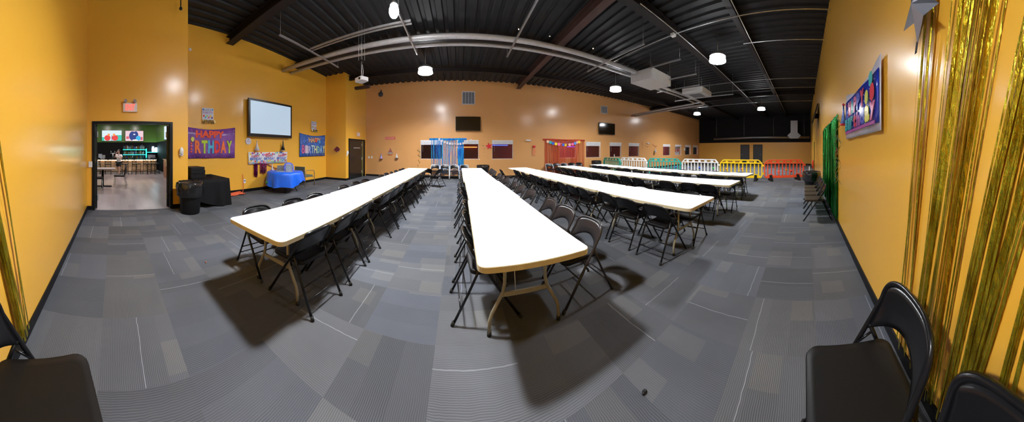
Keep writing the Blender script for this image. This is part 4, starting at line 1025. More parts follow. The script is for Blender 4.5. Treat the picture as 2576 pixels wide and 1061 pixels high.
# block face and double door
def diamond(s): s.use(mat('maroon_glitter', (.20, .03, .05), .4, metal=.3, var=.4, scale=60)); s.M = Matrix.Translation((0, -.02, 0)); s.prism([(-.17, 0), (-.02, .15), (.05, .12), (.18, 0), (.05, -.11), (0, -.13), (-.05, -.11)], -.012, .012); s.use(WHITE).ball((.17, -.02, -.02), .02).ball((.04, -.02, -.10), .02)
flat('wall_decoration', 'maroon glitter diamond on the narrow yellow block face', 'decoration', 'block', 848.5, 376, diamond)
t = thing('door_2', 'black double door in the side of the yellow block', 'door', (XP, 10.15, 0), PI / 2); t['kind'] = 'structure'
s = MB(); s.box(-.93, -.86, -.03, 0, 0, 2.05).box(.86, .93, -.03, 0, 0, 2.05).box(-.93, .93, -.03, 0, 1.98, 2.05); obj('door_frame', s, BLACKTRIM, t)
obj('door_leaf', B(-.86, .55, -.018, 0, 0, 1.98), mat('black_door_paint', (.010, .010, .011), .22), t)
obj('door_leaf', B(.60, .86, -.012, 0, 0, 1.98), MATS['black_door_paint'], t)
obj('leaf_edge', B(.55, .60, -.022, 0, 0, 1.97), mat('lime_edge', (.32, .42, .08), .5), t)
obj('push_bar', B(-.5, .25, -.05, -.03, 1.55, 1.62), mat('grey_bar', (.3, .3, .32), .4, metal=.6), t)
for zz in (.3, 1.0, 1.75): obj('hinge', B(.48, .55, -.03, -.018, zz - .06, zz + .06), STEEL, t)
flat('thermostat', 'white round thermostat on the block edge beside the double door', 'thermostat', 'blockside', 873.5, 384, lambda s: s.use(WHITE).ball((0, -.02, 0), .1, (1, .3, 1)).box(-.08, -.03, -.03, 0, -.16, -.05))
flat('small_sign', 'small pale pink sign above the black double door', 'sign', 'blockside', 901, 338, lambda s: s.use(solid((.80, .62, .62))).box(-.15, .15, -.03, 0, -.10, .10))
s = MB(); s.box(-.35, .35, -.08, .08, 0, .12)
one('roof_bracket', s, BEAM, 'dark bracket under the roof beside the projector', 'bracket', (-4.2, 8.9, 4.30))

# ================================================================== BAR DOORWAY WALL
def exit_sign(wall, x_, y_):
    c = wp(wall, x_, y_, .0); t = thing('exit_sign', 'white lit EXIT sign with two lamp heads above the bar doorway', 'sign', c, WALLS[wall][2])
    obj('housing', B(-.165, .165, -.06, 0, -.105, .105), mat('exit_white', (.78, .74, .78), .4), t)
    s = MB(); s.use(mat('exit_red', (.9, .1, .1), .5, em=(1, .16, .10), es=.8, var=0)).text('EXIT', -.11, .11, -.075, .075, y=-.066, d=.008, bold=.03); obj('lettering', s, None, t)
    for a in (-.12, .10):
        h_ = obj('lamp_head', MB().tube([(a, -.04, .13), (a + .01, -.10, .15)], [.03, .045], 12), mat('lamp_head_grey', (.35, .30, .30), .3), t)
        obj('lamp_stalk', MB().tube([(a, -.03, .10), (a, -.04, .14)], .012), MATS['lamp_head_grey'], h_)
exit_sign('bar', 327, 271)
def sani(s): s.use(WHITE).ball((0, -.05, 0), .1, (.55, .5, 1)).box(-.05, .05, -.05, 0, -.10, .02); s.use(solid((.5, .5, .5))).box(-.03, .03, -.07, -.02, -.12, -.10)
flat('soap_dispenser', 'white dispenser on the yellow wall right of the bar doorway', 'dispenser', 'bar', 455, 380, sani)
flat('light_switch', 'white wall switch left of the bar doorway', 'switch', 'bar', 227.5, 413, lambda s: s.use(WHITE).box(-.045, .045, -.01, 0, -.07, .07).box(-.012, .012, -.018, -.01, -.03, .03))
# frame and leaves
mb = MB(); mb.box(XB - .17, XB + .02, DY0 - .055, DY0 + .01, 0, DT - .01).box(XB - .17, XB + .02, DY1 - .01, DY1 + .055, 0, DT - .01).box(XB - .17, XB + .02, DY0 - .055, DY1 + .055, DT - .01, DT + .05)
struct('trim_1', mb, BLACKTRIM, 'black frame of the bar doorway', 'door frame')
def leaf(i, y, ang, lab, hy):
    d = thing('door_%d' % i, lab, 'door', (XB - .17, y, 0), ang); d['kind'] = 'structure'
    obj('door_leaf', B(-.88, 0, -.022, .022, .01, DT - .02), mat('black_leaf', (.012, .012, .012), .25), d)
    for zz in (.28, 1.12, 1.86): obj('hinge', B(-.02, .05, hy - .012, hy + .012, zz - .07, zz + .07), mat('brass_grey', (.48, .42, .30) if i == 1 else (.6, .6, .62), .35, metal=.6) if i == 1 else STEEL, d)
leaf(1, DY1 - .035, -.26, 'black leaf of the bar doorway folded back on the right', -.03)
leaf(5, DY0 + .035, .16, 'black leaf of the bar doorway folded back on the left', .03)
one('sprinkler_head', MB().tube([(0, 0, .45), (0, 0, 0)], .015).ball((0, 0, -.02), .04), BLACKTRIM, 'black drop pipe at the top above the doorway wall', 'sprinkler', (-4.95, 1.55, 4.93))
flat('smoke_detector', 'little white detector high on the screen wall near its free corner', 'detector', 'tv', 478, 124, lambda s: s.use(WHITE).ball((0, 0, 0), .05, (1, .5, 1)))

# ================================================================== THE BAR ROOM
BX0, BX1, BY0, BY1 = -16.2, XB - .15, -3.2, 3.15
LAM = planks('laminate_floor', (.17, .145, .15), (.27, .24, .25), .18, 1.2, .28)
struct('floor_bar', B(BX0, -6.36, BY0, BY1, -.1, .002).box(-6.36, XB - .15, BY0, YC - .15, -.1, .002).box(XB - .15, XB - .02, DY0, DY1, -.1, .002), LAM, 'grey laminate floor of the bar', 'floor')
GRN = paint('green_wall_paint', (.13, .30, .035), .5)
mb = MB(); mb.use(GRN).box(BX0 - .1, BX0, BY0, BY1, 2.08, 3.6).use(BLACKPAINT).box(BX0 - .1, BX0, BY0, BY1, 0, 2.08)
struct('wall_bar_back', mb, None, 'back wall of the bar, green above black')
mb = MB(); mb.use(GRN).box(BX0, -6.5, BY1, BY1 + .1, 2.08, 3.6).use(BLACKPAINT).box(BX0, -6.5, BY1, BY1 + .1, 0, 2.08)
struct('wall_bar_right', mb, None, 'right wall of the bar, green above black')
mb = MB(); mb.use(GRN).box(BX0, BX1, BY0 - .1, BY0, 0, 3.6)
struct('wall_bar_left', mb, None, 'left wall of the bar')
struct('ceiling_bar', B(BX0, -6.36, BY0, BY1, 3.55, 3.65).box(-6.36, BX1, BY0, YC - .15, 3.55, 3.65), BLACKPAINT, 'ceiling of the bar', 'ceiling')
struct('wall_bar_closing', B(-6.6, -6.36, 1.7, BY1 + .1, 0, 3.6), BLACKPAINT, 'short dark wall between bar and screen wall')
for k, (lx, ly, st) in enumerate(((-7.2, .2, 75), (-9.9, .6, 75), (-12.6, -.6, 70), (-12.6, 1.9, 70))):  # unseen lights added above door height to brighten the bar
    t = thing('bar_fill_light', 'unseen fill light added under the bar ceiling, %s from the doorway' % ['nearest', 'second', 'third', 'fourth'][k], 'light', (lx, ly, 3.53), group='added fill lights of the bar')
    obj('lens', MB().lathe([(.16, -.01), (.16, 0)], n=20), mat('bar_fill_lens', (1, 1, 1), .5, em=(1, .88, .85), es=210, var=0), t)
    obj('trim_ring', MB().lathe([(.19, -.005), (.19, .015)], n=20), BLACKTRIM, t)
# counter
WOOD = planks('counter_wood', (.42, .25, .14), (.72, .50, .30), .22, 3.0, .45, axis=1)
t = thing('bar_counter', 'bar counter faced with lit pale timber boards', 'counter', (-13.6, 0, 0))
obj('front_panel', B(0, .2, BY0 + .05, 2.6, .10, .86), WOOD, t); obj('countertop', B(-.6, .32, BY0 + .05, 2.65, .86, .91), mat('black_stone', (.01, .01, .012), .15), t)
obj('plinth', B(0, .15, BY0 + .05, 2.6, 0, .10), WHITE, t)
obj('foot_rail', MB().tube([(.30, BY0 + .1, .15), (.30, 2.6, .15)], .02), BLACKTRIM, t)
obj('light_strip', B(.205, .225, BY0 + .1, 2.6, .835, .85), mat('warm_strip', (1, .85, .6), .5, em=(1, .78, .5), es=14, var=0), t)
# shelves
t = thing('bottle_shelves', 'back bar shelves edged with glowing teal light', 'shelf', (-15.9, 0, 0))
LED = mat('teal_led', (.05, .9, .75), .5, em=(.02, .9, .68), es=3.2, var=0)
y0_, y1_ = onX(309, 380, -15.9)[0], onX(367, 380, -15.9)[0]; y2_ = onX(398, 380, -15.9)[0]
zs = [onX(340, q, -15.9)[1] for q in (376, 388.5, 399)]
for zz in zs[:2]:
    sh = obj('shelf_board', B(-.15, .12, y0_, y1_, zz - .03, zz), BLACKPAINT, t); obj('led_strip', B(.12, .135, y0_, y1_, zz - .03, zz), LED, sh)
obj('led_post', B(.10, .14, y1_ - .02, y1_ + .04, zs[2] - .05, zs[0] + .06), LED, t)
sh = obj('shelf_board', B(-.15, .12, y1_, y2_, 1.30, 1.33), BLACKPAINT, t); obj('led_strip', B(.12, .135, y1_, y2_, 1.30, 1.33), LED, sh)
obj('back_counter', B(-.25, .2, BY0, y2_, 0, zs[2] - .02), BLACKPAINT, t)
rnd = random.Random(21); bm0 = {}
bcs = [((.25, .35, .45), 'clear'), ((.05, .12, .10), 'dark green'), ((.10, .12, .35), 'blue'), ((.25, .12, .04), 'amber'), ((.5, .55, .6), 'silver')]
for si, (zz, nm) in enumerate(zip(zs, ('top shelf', 'middle shelf', 'counter'))):
    n = 17
    for k in range(n):
        c, cn = bcs[rnd.randrange(5)]; h_ = rnd.uniform(.24, .36) * (.9 if si else 1); r_ = .036
        q = k / n
        m = mat('bottle_' + cn.replace(' ', '_'), c, .12, spec=.9)
        y_ = y0_ + .06 + (y1_ - y0_ - .14) * q + rnd.uniform(-.015, .015)
        where = ORD[k] + ' from left'
        one('bottle', MB().lathe([(r_, 0), (r_, h_ * .6), (r_ * .4, h_ * .78), (r_ * .35, h_)], n=8), m, '%s glass bottle on the %s behind the bar, %s' % (cn, nm, 'leftmost' if k == 0 else where), 'bottle', (-15.86, y_, zz - (.02 if si == 2 else 0)), group='bottles behind the bar, ' + nm)
GLOW = mat('glow_blue_white', (.8, .95, 1), .5, em=(.55, .85, 1), es=7, var=0)
for px_, lab, h_ in ((385, 'glowing white cylinder lamp on the short teal shelf', .42), (392.5, 'second glowing lamp on the short teal shelf, right one', .34)):
    y_ = onX(px_, 375, -15.86)[0]; one('table_lamp', MB().lathe([(.08, 0), (.09, h_ * .5), (.07, h_)], n=14), GLOW, lab, 'lamp', (-15.86, y_, 1.33))
for px_, w_, h_, c, lab in ((252, .26, .38, (.45, .5, .6), 'pale box on the back counter at the left'), (261, .2, .3, (.35, .36, .38), 'small round appliance on the back counter'), (379, .34, .32, (.36, .36, .42), 'grey till on the back counter under the lamps'), (387, .2, .3, (.30, .30, .36), 'grey box right of the till')):
    y_ = onX(px_, 395, -15.7)[0]; one('back_bar_appliance', MB().box(-.12, .12, -w_ / 2, w_ / 2, 0, h_).box(-.10, .10, -w_ / 2 - .01, w_ / 2 + .01, h_ * .4, h_ * .45), solid(c), lab, 'appliance', (-15.83, y_, zs[2] - .02))
one('beer_tap', MB().tube([(0, 0, 0), (0, 0, .35)], .03).tube([(0, -.15, .35), (0, .15, .35)], .025).tube([(.0, -.12, .35), (.05, -.12, .5)], .015).tube([(0, .12, .35), (.05, .12, .5)], .015), STEEL, 'chrome tap tower on the bar counter left of the person', 'tap', (-13.75, onX(284, 395, -13.75)[0], .91))
# televisions in the bar
def scr(name, build):
    s = MB(); build(s); return s
def bar_tv(x0, y0, x1, y1, lab, kind):
    c, w_, h_ = Vector((BX0 + .1, (onX(x0, 0, BX0 + .1)[0] + onX(x1, 0, BX0 + .1)[0]) / 2, onX((x0 + x1) / 2, (y0 + y1) / 2, BX0 + .1)[1])), abs(onX(x0, 0, BX0 + .1)[0] - onX(x1, 0, BX0 + .1)[0]), (y1 - y0) * 16.1 / FY
    t = thing('television', lab, 'television', c, PI / 2)
    obj('casing', B(-w_ / 2 - .02, w_ / 2 + .02, 0, .06, -h_ / 2 - .03, h_ / 2 + .02), MATS['tv_casing'], t)
    em = lambda n, c_: mat('screen_' + n, (.01, .01, .01), .5, em=c_, es=.68, var=0)
    s = MB()
    if kind == 0:
        s.use(em('sky', (.75, .9, .95))).box(-w_ / 2, w_ / 2, -.004, 0, -h_ / 2, h_ / 2)
        s.use(em('turf', (.05, .6, .45))).box(w_ * .22, w_ / 2, -.006, -.004, -h_ / 2, h_ * .05).box(-w_ / 2, -w_ * .38, -.006, -.004, -h_ / 2, -h_ * .15)
        for a in (-.22, .16): s.use(em('red', (.85, .05, .05))).ball((a * w_, -.006, -h_ * .22), h_ * .27, (1.1, .02, 1.0)); s.use(em('orange', (1, .35, .1))).ball((a * w_ * .7, -.012, h_ * .08), h_ * .12, (1, .02, 1))
        s.use(em('navy', (.05, .06, .25))).box(-.02, .02, -.016, -.01, -h_ / 2, h_ * .02)
    else:
        s.use(em('pink', (.9, .65, .70))).box(-w_ / 2, w_ / 2, -.004, 0, -h_ / 2, h_ / 2)
        s.use(em('deep_blue', (.02, .05, .25))).ball((-w_ * .1, -.006, 0), h_ * .45, (.75, .02, 1)).ball((w_ * .08, -.006, .05), h_ * .40, (.6, .02, 1))
        s.use(em('cyan', (.05, .5, .85))).ball((w_ * .22, -.012, -h_ * .22), h_ * .24, (1, .02, 1)); s.use(em('white', (1, 1, 1))).box(-w_ * .1, w_ * .2, -.014, -.01, -h_ * .48, -h_ * .36).box(-.08, .06, -.014, -.012, h_ * .1, h_ * .2)
        s.use(em('red2', (.75, .12, .15))).box(-w_ * .45, -w_ * .3, -.012, -.01, -h_ * .3, -h_ * .05).box(w_ * .32, w_ * .46, -.012, -.01, -h_ * .4, -h_ * .1)
    obj('screen', s, None, t)
bar_tv(256.5, 328, 306, 354, 'television over the bar showing two red figures, left one', 0)
bar_tv(315.5, 329, 360.5, 354.5, 'television over the bar showing dark blue figures, right one', 1)
t = thing('television', 'tilted television high on the right wall of the bar', 'television', (-11.2, 2.85, 2.42), .45)
obj('casing', B(-.42, .42, 0, .06, -.40, .40), MATS['tv_casing'], t); s = MB(); s.use(mat('screen_lilac', (.02, .02, .02), .5, em=(.65, .78, .98), es=.8, var=0)).box(-.39, .39, -.004, 0, -.36, .36).use(solid((.2, .2, .5))).box(.1, .2, -.008, -.004, -.2, .25); obj('screen', s, None, t)
obj('wall_bracket', MB().bar((0, .05, 0), (.12, .25, 0), .05, .08), BLACKPAINT, t)
# side cabinet + bright hatch
t = thing('side_cabinet', 'reddish timber cabinet just inside the bar on the right', 'cabinet', (-10.3, 2.80, 0))
obj('body', B(-1.1, 1.1, -.18, .3, .0, .95), planks('cabinet_wood', (.20, .09, .05), (.30, .14, .08), .4, 2, .4), t); obj('top_board', B(-1.15, 1.15, -.22, .32, .95, .99), mat('dark_brown', (.06, .03, .02), .3), t)
for a in (-.75, 0, .75): d_ = obj('drawer', B(a - .34, a + .34, -.2, -.18, .1, .88), MATS['cabinet_wood'], t); obj('knob', MB().ball((a, -.22, .6), .02), STEEL, d_)
one('serving_hatch', MB().use(mat('hatch_glow', (1, .9, .95), .5, em=(1, .88, .95), es=.9, var=0)).box(-1.2, 1.2, 0, .01, 0, .95).use(WHITE).box(-1.2, 1.2, -.03, 0, .48, .52), None, 'bright white hatch in the right wall above the cabinet', 'hatch', (-10.3, BY1 - .02, 1.05))
one('dark_jar', MB().lathe([(.07, 0), (.08, .12), (.05, .2)], n=12), BIN, 'dark jar on top of the timber cabinet', 'jar', (-10.8, 2.8, .99))
# stools
def stool(label):
    t = thing('bar_stool', label, 'stool', group='bar stools along the counter')
    for sx in (-1, 1):
        obj('rear_leg', MB().tube([(sx * .17, .22, 0), (sx * .17, .18, .62), (sx * .18, .20, 1.0)], .016, 6), BLACKTRIM, t); obj('front_leg', MB().tube([(sx * .17, -.2, 0), (sx * .17, -.17, .62)], .016, 6), BLACKTRIM, t)
    obj('seat', MB().slab(rr(.40, .40, .05, 3), .61, .66), BLACKTRIM, t)
    s = MB(); s.bar((-.18, .20, .98), (.18, .20, .98), .025, .07).bar((-.18, .19, .76), (.18, .19, .76), .02, .035).bar((-.17, .195, .77), (.17, .195, .95), .015, .02).bar((.17, .195, .77), (-.17, .195, .95), .015, .02); obj('cross_back', s, BLACKTRIM, t)
    s = MB()
    for a, b in (((-.17, -.19, .25), (.17, -.19, .25)), ((-.17, .20, .25), (.17, .20, .25)), ((-.17, -.19, .3), (-.17, .2, .3)), ((.17, -.19, .3), (.17, .2, .3))): s.tube([a, b], .011, 6)
    obj('foot_rest', s, BLACKTRIM, t)
    return t
sp = None
for i, (px_, rz) in enumerate(((245, PI / 2), (272, PI / 2), (313, PI / 2 - .2), (343, PI / 2 + .9), (371, PI / 2 + .8), (390, PI / 2 + .8))):
    X_ = -12.95; Y_ = onX(px_, 400, X_)[0]; lab = 'black cross backed stool at the bar, %s' % ['leftmost', 'second from left', 'behind the person', 'right of the person', 'second from right', 'rightmost'][i]
    if sp is None: sp = stool(lab); sp.location = (X_, Y_, 0); sp.rotation_euler = (0, 0, -rz)
    else: dup(sp, (X_, Y_, 0), -rz, lab)
for c_ in ():
    pass
# cafe table and chairs
cx_, cy_ = -8.6, -.45
t = thing('cafe_table', 'pedestal table with grey wood top just inside the bar', 'table', (cx_, cy_, 0))
obj('tabletop', MB().slab(rr(.72, 1.0, .03, 2), .70, .74), mat('grey_wood_top', (.30, .26, .24), .35), t); obj('pedestal', MB().tube([(0, 0, .03), (0, 0, .70)], .05), BLACKTRIM, t)
s = MB(); s.bar((-.32, 0, .02), (.32, 0, .02), .08, .04).bar((0, -.36, .02), (0, .36, .02), .08, .04); obj('base', s, BLACKTRIM, t)
for k, (x_, y_, rz, lab) in enumerate(((-8.75, .22, PI - .15, 'dark cafe chair right of the pedestal table'), (-8.0, -.62, .1, 'dark cafe chair half hidden by the doorway frame'))):
    t = thing('cafe_chair', lab, 'chair', (x_, y_, 0), rz, 'cafe chairs')
    obj('seat', MB().slab(rr(.42, .42, .05, 3), .40, .45), BIN, t)
    obj('backrest', MB().sheet(lambda u, v: (-.2 + .4 * u, -.2 - .05 * v - .03 * (1 - (2 * u - 1) ** 2), .47 + .42 * v), 6, 4, .02), BIN, t)
    for sx in (-1, 1):
        obj('leg', MB().tube([(sx * .18, .18, .40), (sx * .19, .2, 0)], .012, 6), STEEL, t); obj('leg', MB().tube([(sx * .19, -.25, .85), (sx * .18, -.19, .42), (sx * .19, -.28, 0)], .012, 6), STEEL, t)
# ================================================================== PERSON
def skinned(name, verts, edges, m, parent, root=0, sub=2):
    me = bpy.data.meshes.new(name); me.from_pydata([v[0] for v in verts], edges, []); o = bpy.data.objects.new(name, me); COL.objects.link(o)
    sk = o.modifiers.new('s', 'SKIN'); sk.use_smooth_shade = True
    for k, v in enumerate(verts):
        r_ = v[1] if isinstance(v[1], tuple) else (v[1], v[1]); me.skin_vertices[0].data[k].radius = r_
    me.skin_vertices[0].data[root].use_root = True
    sb = o.modifiers.new('u', 'SUBSURF'); sb.levels = sub; sb.render_levels = sub
    dg = bpy.context.evaluated_depsgraph_get(); nm = bpy.data.meshes.new_from_object(o.evaluated_get(dg)); nm.materials.clear(); nm.materials.append(m)
    for p in nm.polygons: p.use_smooth = True
    bpy.data.objects.remove(o); o2 = bpy.data.objects.new(name, nm); COL.objects.link(o2); o2.parent = parent; return o2
def person(x, y, rz):
    t = thing('person', 'person in white shirt and black shorts walking by the bar, hand raised to the face', 'person', (x, y, 0), rz)
    SK = mat('skin', (.45, .27, .20), .5)
    V, Ed = [], []
    def a(p, r, par=None):
        V.append((p, r)); i = len(V) - 1
        if par is not None: Ed.append((par, i))
        return i
    pel = a((0, 0, .80), (.12, .09)); wst = a((0, .01, .93), (.11, .08), pel); ch = a((0, .01, 1.10), (.13, .09), wst); nk = a((0, 0, 1.24), .045, ch); nk2 = a((0, .01, 1.29), .043, nk)
    hd = a((0, .025, 1.36), (.072, .082), nk2); hd2 = a((0, .02, 1.43), (.070, .082), hd); a((0, .01, 1.475), (.045, .055), hd2); a((0, .105, 1.365), (.012, .012), hd)
    for sx, kn, an, to in ((-1, (-.10, .10, .43), (-.11, .16, .08), (-.12, .30, .03)), (1, (.10, -.04, .44), (.11, -.20, .10), (.12, -.08, .03))):
        hp = a((sx * .08, 0, .75), .085, pel); k_ = a(kn, .052, hp); cf = a(tuple((kn[i] * .6 + an[i] * .4) for i in range(3)), .048, k_); an_ = a(an, .033, cf); a(to, (.03, .025), an_)
    for sx, el, wr in ((-1, (-.24, .04, .98), (-.10, .22, 1.05)), (1, (.23, .10, 1.02), (.09, .14, 1.28))):
        sh = a((sx * .155, 0, 1.18), .052, ch); e_ = a(el, .036, sh); w_ = a(wr, .024, e_)
        d = Vector(wr) - Vector(el); d.normalize(); pm = Vector(wr) + d * .05; p_ = a(tuple(pm), (.032, .016), w_)
        side_ = d.cross(Vector((0, 0, 1))).normalized() if abs(d.z) < .9 else Vector((1, 0, 0))
        for q in range(4): f1 = a(tuple(pm + d * .05 + side_ * (q - 1.5) * .017), .0085, p_); a(tuple(pm + d * (.08 - .006 * abs(q - 1.5)) + side_ * (q - 1.5) * .019 + Vector((0, 0, -.015))), .0075, f1)
        th_ = a(tuple(pm + side_ * -.04 + d * .005), .010, w_); a(tuple(pm + side_ * -.052 + d * .04), .0085, th_)
    skinned('body', V, Ed, SK, t)
    V, Ed = [], []
    aa = a((0, 0, .74), (.150, .122)); a0 = a((0, 0, .84), (.148, .118), aa); b0 = a((0, .01, .98), (.14, .105), a0); c0 = a((0, .01, 1.12), (.155, .105), b0); a((0, .0, 1.215), (.075, .06), c0)
    for sx, el in ((-1, (-.24, .04, .98)), (1, (.23, .10, 1.02))):
        s0 = a((sx * .155, 0, 1.175), .070, c0); a(tuple(Vector((sx * .155, 0, 1.175)).lerp(Vector(el), .62)), .062, s0)
    skinned('shirt', V, Ed, mat('white_shirt', (.72, .68, .72), .8), t)
    V, Ed = [], []
    a0 = a((0, 0, .80), (.145, .115))
    for sx, kn in ((-1, (-.10, .10, .43)), (1, (.10, -.04, .44))): h0 = a((sx * .085, 0, .74), .10, a0); a(tuple(Vector((sx * .08, 0, .75)).lerp(Vector(kn), .78)), .088, h0)
    skinned('shorts', V, Ed, mat('black_shorts', (.01, .01, .012), .8), t)
    obj('hair', MB().ball((0, -.005, 1.445), .088, (.95, 1.05, .85)), mat('dark_hair', (.012, .009, .008), .6), t)
    for p0, p1 in (((-.115, .10, .035), (-.12, .32, .03)), ((.11, -.26, .045), (.12, -.05, .03))): obj('shoe', MB().tube([p0, tuple((Vector(p0) + Vector(p1)) / 2 + Vector((0, 0, .01))), p1], [.045, .048, .034], 12), BLACKTRIM, t)
    for sx in (-1, 1): obj('eye', MB().ball((sx * .028, .098, 1.385), .009), BLACKTRIM, t)
    obj('mouth', MB().bar((-.022, .105, 1.325), (.022, .105, 1.325), .006, .006), mat('lips', (.3, .1, .09), .5), t)
px_, py_ = at(299, 441.5, 0)
person(px_, py_, -2.2)

# ================================================================== REAR WALL (behind the camera, both ends of the picture)
GOLD = foil('gold_foil', (.52, .32, .01), (.98, .72, .05), (.45, 1, .03), .24, fleck=520, metal=.88)
def rloc(x_, y_, out=.03): # pixel -> local coordinates of the rear wall root
    X_, z_ = onY(x_, y_, YR + out); return -X_, z_
def bunch(xa, ya, xb, yb, wpx_t, wpx_b, n, zt=2.42, zb=None):
    (ua, za), (ub, zb_) = rloc(xa, ya), rloc(xb, yb)
    wt = abs(rloc(xa - wpx_t / 2, ya)[0] - rloc(xa + wpx_t / 2, ya)[0]); wb = abs(rloc(xb - wpx_b / 2, yb)[0] - rloc(xb + wpx_b / 2, yb)[0])
    k = (ub - ua) / (zb_ - za); kb = (wb - wt) / (zb_ - za)
    z1 = .06 if zb is None else zb
    return (ua + k * (zt - za), ua + k * (z1 - za), max(.02, wt + kb * (zt - za)), max(.02, wb + kb * (z1 - zb_)), zt, z1, n)
Bs = [bunch(2337, 0, 2276, 736, 37, 22, 9), bunch(2416, 0, 2319, 736, 43, 14, 9), bunch(2470, 0, 2358, 736, 53, 34, 15), bunch(2519, 0, 2394, 736, 8, 6, 2),
      bunch(2482, 528, 2398, 900, 28, 18, 9), bunch(2522, 528, 2440, 900, 32, 28, 12), bunch(2572, 528, 2515, 736, 30, 16, 9), bunch(2594, 736, 2552, 900, 34, 34, 10),
      bunch(0, 580, 66, 880, 24, 20, 12), bunch(30, 560, 76, 850, 3, 3, 2), bunch(-40, 900, 12, 1000, 6, 4, 2)]
foil_curtain('foil_curtain', 'gold holographic fringe curtain hanging at the right edge of the picture', (0, YR, 0), PI, Bs, GOLD, (-1.0, .9, 2.38, 2.50), 7, wr=(.008, .020), segs=9)
# silver star balloon
STARF = mat('silver_star_foil', (.30, .32, .38), .28, metal=.8, bump=.6, bscale=9)
ctr = rloc(2325, -40, .12)
t = thing('star_balloon', 'grey foil star balloon at the top of the gold curtain', 'balloon', (.965, YR + .08, 2.21), PI)
s = MB(); P_ = starpoly(.19, .40, -PI / 2 - .12); 
f0, b0 = s.v((0, -.05, 0)), s.v((0, .05, 0)); E_ = [s.v((x_, 0, z_)) for x_, z_ in P_]
for k in range(10): s.f([f0, E_[k], E_[(k + 1) % 10]]); s.f([b0, E_[(k + 1) % 10], E_[k]])
obj('star', s, STARF, t)
tip = min(P_, key=lambda p: p[1] )
obj('tail', MB().ribbon([(P_[0][0], 0, P_[0][1] + .02), (P_[0][0] + .0, -.01, P_[0][1] - .05)], .025), BLACKTRIM, t)
# happy birthday banner
X0, X1 = onY(2130, 300, YR + .02)[0], onY(2221, 300, YR + .02)[0]; w_ = X0 - X1; zc0 = 1.905; h_ = .56
s = MB(); PW = mat('white_plastic_sheet', (.72, .70, .78), .25, spec=.8); PB = mat('deep_blue_sheet', (.012, .035, .42), .18, spec=.9, var=.2)
def sag(u): return -.05 * math.sin(PI * min(1, u * 1.0)) 
s.use(PW).sheet(lambda u, v: ((u - .5) * w_, -.012 - .008 * math.sin(u * 14), (-h_ / 2 + (h_ + .10 * abs(math.cos(PI * u * 1.0)) ** 2 - .02) * v)), 30, 4, .002)
s.use(PB).sheet(lambda u, v: ((u - .5) * (w_ - .06), -.026 - .004 * math.sin(u * 14), -h_ / 2 + .07 + (h_ - .10) * v), 24, 3, .002)
confetti(s, 120, w_ * .9, h_ * .85, [solid((.8, .8, .9)), solid((.2, .3, .9)), solid((.7, .5, .8))], 31, .005, y=-.034)
cl_ = [(.03, .45, .42), (.65, .06, .12), (.80, .75, .10), (.05, .35, .38), (.45, .10, .35), (.55, .10, .25), (.05, .3, .35), (.10, .12, .55)]
for k, ch in enumerate('HAPPY'): s.use(solid(cl_[(k * 2 + 1) % 8], .25)).text(ch, w_ * (.06 + .075 * k * 1.35) - w_ * .36, w_ * (.06 + .075 * k * 1.35) - w_ * .36 + .14, .015, .20, y=-.040, d=.006, bold=.05)
for k, ch in enumerate('Birthday'): s.use(solid(cl_[(k * 3) % 8], .25)).text(ch, -w_ * .45 + k * w_ * .112, -w_ * .45 + k * w_ * .112 + .15, -.17, -.005, y=-.040, d=.006, bold=.05)
s.use(solid((.45, .10, .35), .25)).bar((-w_ * .45, -.036, -.195), (w_ * .42, -.036, -.195), .006, .03)
balloon(s, solid((.03, .45, .42), .2), w_ * .36, .21, .07, -.044); balloon(s, solid((.75, .05, .08), .2), w_ * .39, .08, .08, -.046); balloon(s, solid((.8, .8, .15), .2), w_ * .28, .07, .07, -.048)
one('birthday_banner', s, PW, 'blue foil HAPPY Birthday banner with white edge on the rear wall', 'banner', ((X0 + X1) / 2, YR + .015, zc0), PI)
# green curtain
gx0, gx1 = onY(2070, 400, YR + .03)[0], onY(2105, 400, YR + .03)[0]; gw = gx0 - gx1
GF = foil('green_foil', (.004, .14, .02), (.01, .42, .07), (.3, 1, .3), .22)
foil_curtain('foil_curtain', 'green foil fringe curtain on the rear wall behind the chairs', ((gx0 + gx1) / 2, YR, 0), PI,
             [(-gw / 2 + gw * (k + .5) / 6, -gw / 2 + gw * (k + .5) / 6, gw / 6, gw / 6, 2.10, .06, 36) for k in range(6)], GF, (-gw / 2, gw / 2, 1.98, 2.16), 9, wr=(.02, .04))
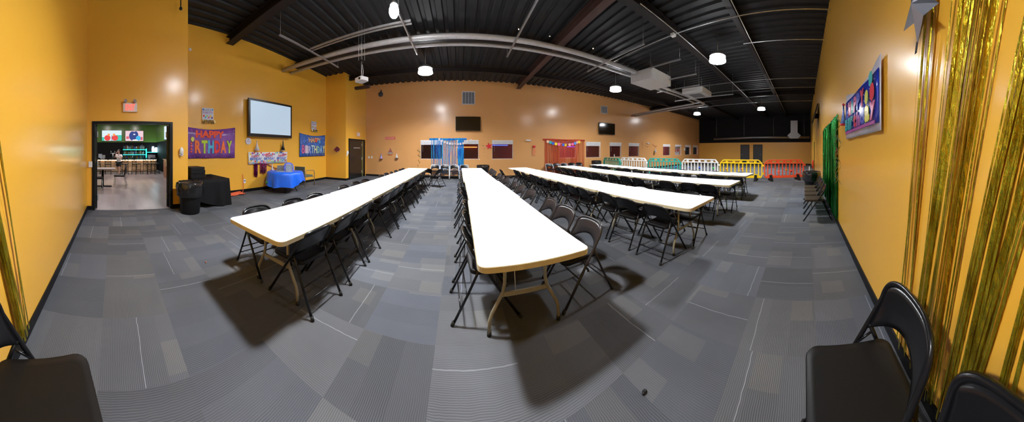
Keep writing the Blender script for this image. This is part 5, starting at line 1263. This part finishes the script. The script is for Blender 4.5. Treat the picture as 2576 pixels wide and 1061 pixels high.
# television on rear wall
t = thing('television', 'black television tilted down from the rear wall, seen edge on', 'television', (9.9, YR + .18, 3.05), PI)
s = MB(); s.box(-.75, .75, -.03, .03, -.45, .45); c_ = obj('casing', s, MATS['tv_casing'], t); c_.rotation_euler = (-.28, 0, 0)
c_ = obj('screen', B(-.72, .72, -.036, -.03, -.42, .42), DARKGLASS, t); c_.rotation_euler = (-.28, 0, 0)
obj('wall_mount', B(-.12, .12, -.02, .18, -.1, .1), BLACKPAINT, t)
flat('party_hat', 'blue and pink party hat on the rear wall left of the banner', 'hat', 'rear', 2122, 290, hat(mat('blue_pink_glitter', (.15, .25, .6), .3, metal=.4, var=.6, scale=40), REDF, .30, .05), out=.055)
flat('star_decoration', 'small red star on the rear wall beside the green curtain', 'star', 'rear', 2106, 381, lambda s: s.use(REDF).prism(starpoly(.09), -.02, 0))
flat('swirl_streamer', 'dark olive curled streamers hanging below the rear wall banner', 'streamer', 'rear', 2117, 385, swirl(80, 1.25, .09, 3, OLIVE, GOLDY))
flat('swirl_streamer', 'dark olive curled streamer beside the small red star', 'streamer', 'rear', 2110, 400, swirl(60, .9, .06, 4, OLIVE, OLIVE))
t = thing('fire_extinguisher', 'tall narrow dark panel with red extinguisher far along the rear wall', 'fire extinguisher', (13.6, YR, 0), PI)
obj('body', MB().tube([(0, -.1, .30), (0, -.1, .75), (0, -.1, .85)], [.05, .05, .02], 14), solid(RED), t); obj('back_board', B(-.07, .07, -.03, 0, .1, 2.0), BLACKPAINT, t); obj('top_patch', B(-.06, .06, -.05, -.03, 1.65, 1.98), solid((.35, .55, .05)), t)
one('white_post', MB().tube([(0, 0, 0), (0, 0, .67)], .02), WHITE, 'short white post standing behind the rear wall bin', 'post', (10.5, -.25, 0))
one('floor_debris', MB().ball((0, 0, .006), .016, (1.2, .8, .5)), BLACKTRIM, 'small dark crumb on the carpet in the foreground', 'debris', (*at(1621, 988, 0), 0))
one('floor_debris', MB().ball((0, 0, .006), .014, (1.4, .7, .5)), solid((.3, .1, .04)), 'small brown crumb on the carpet left of the leftmost row', 'debris', (*at(518, 660, 0), 0))
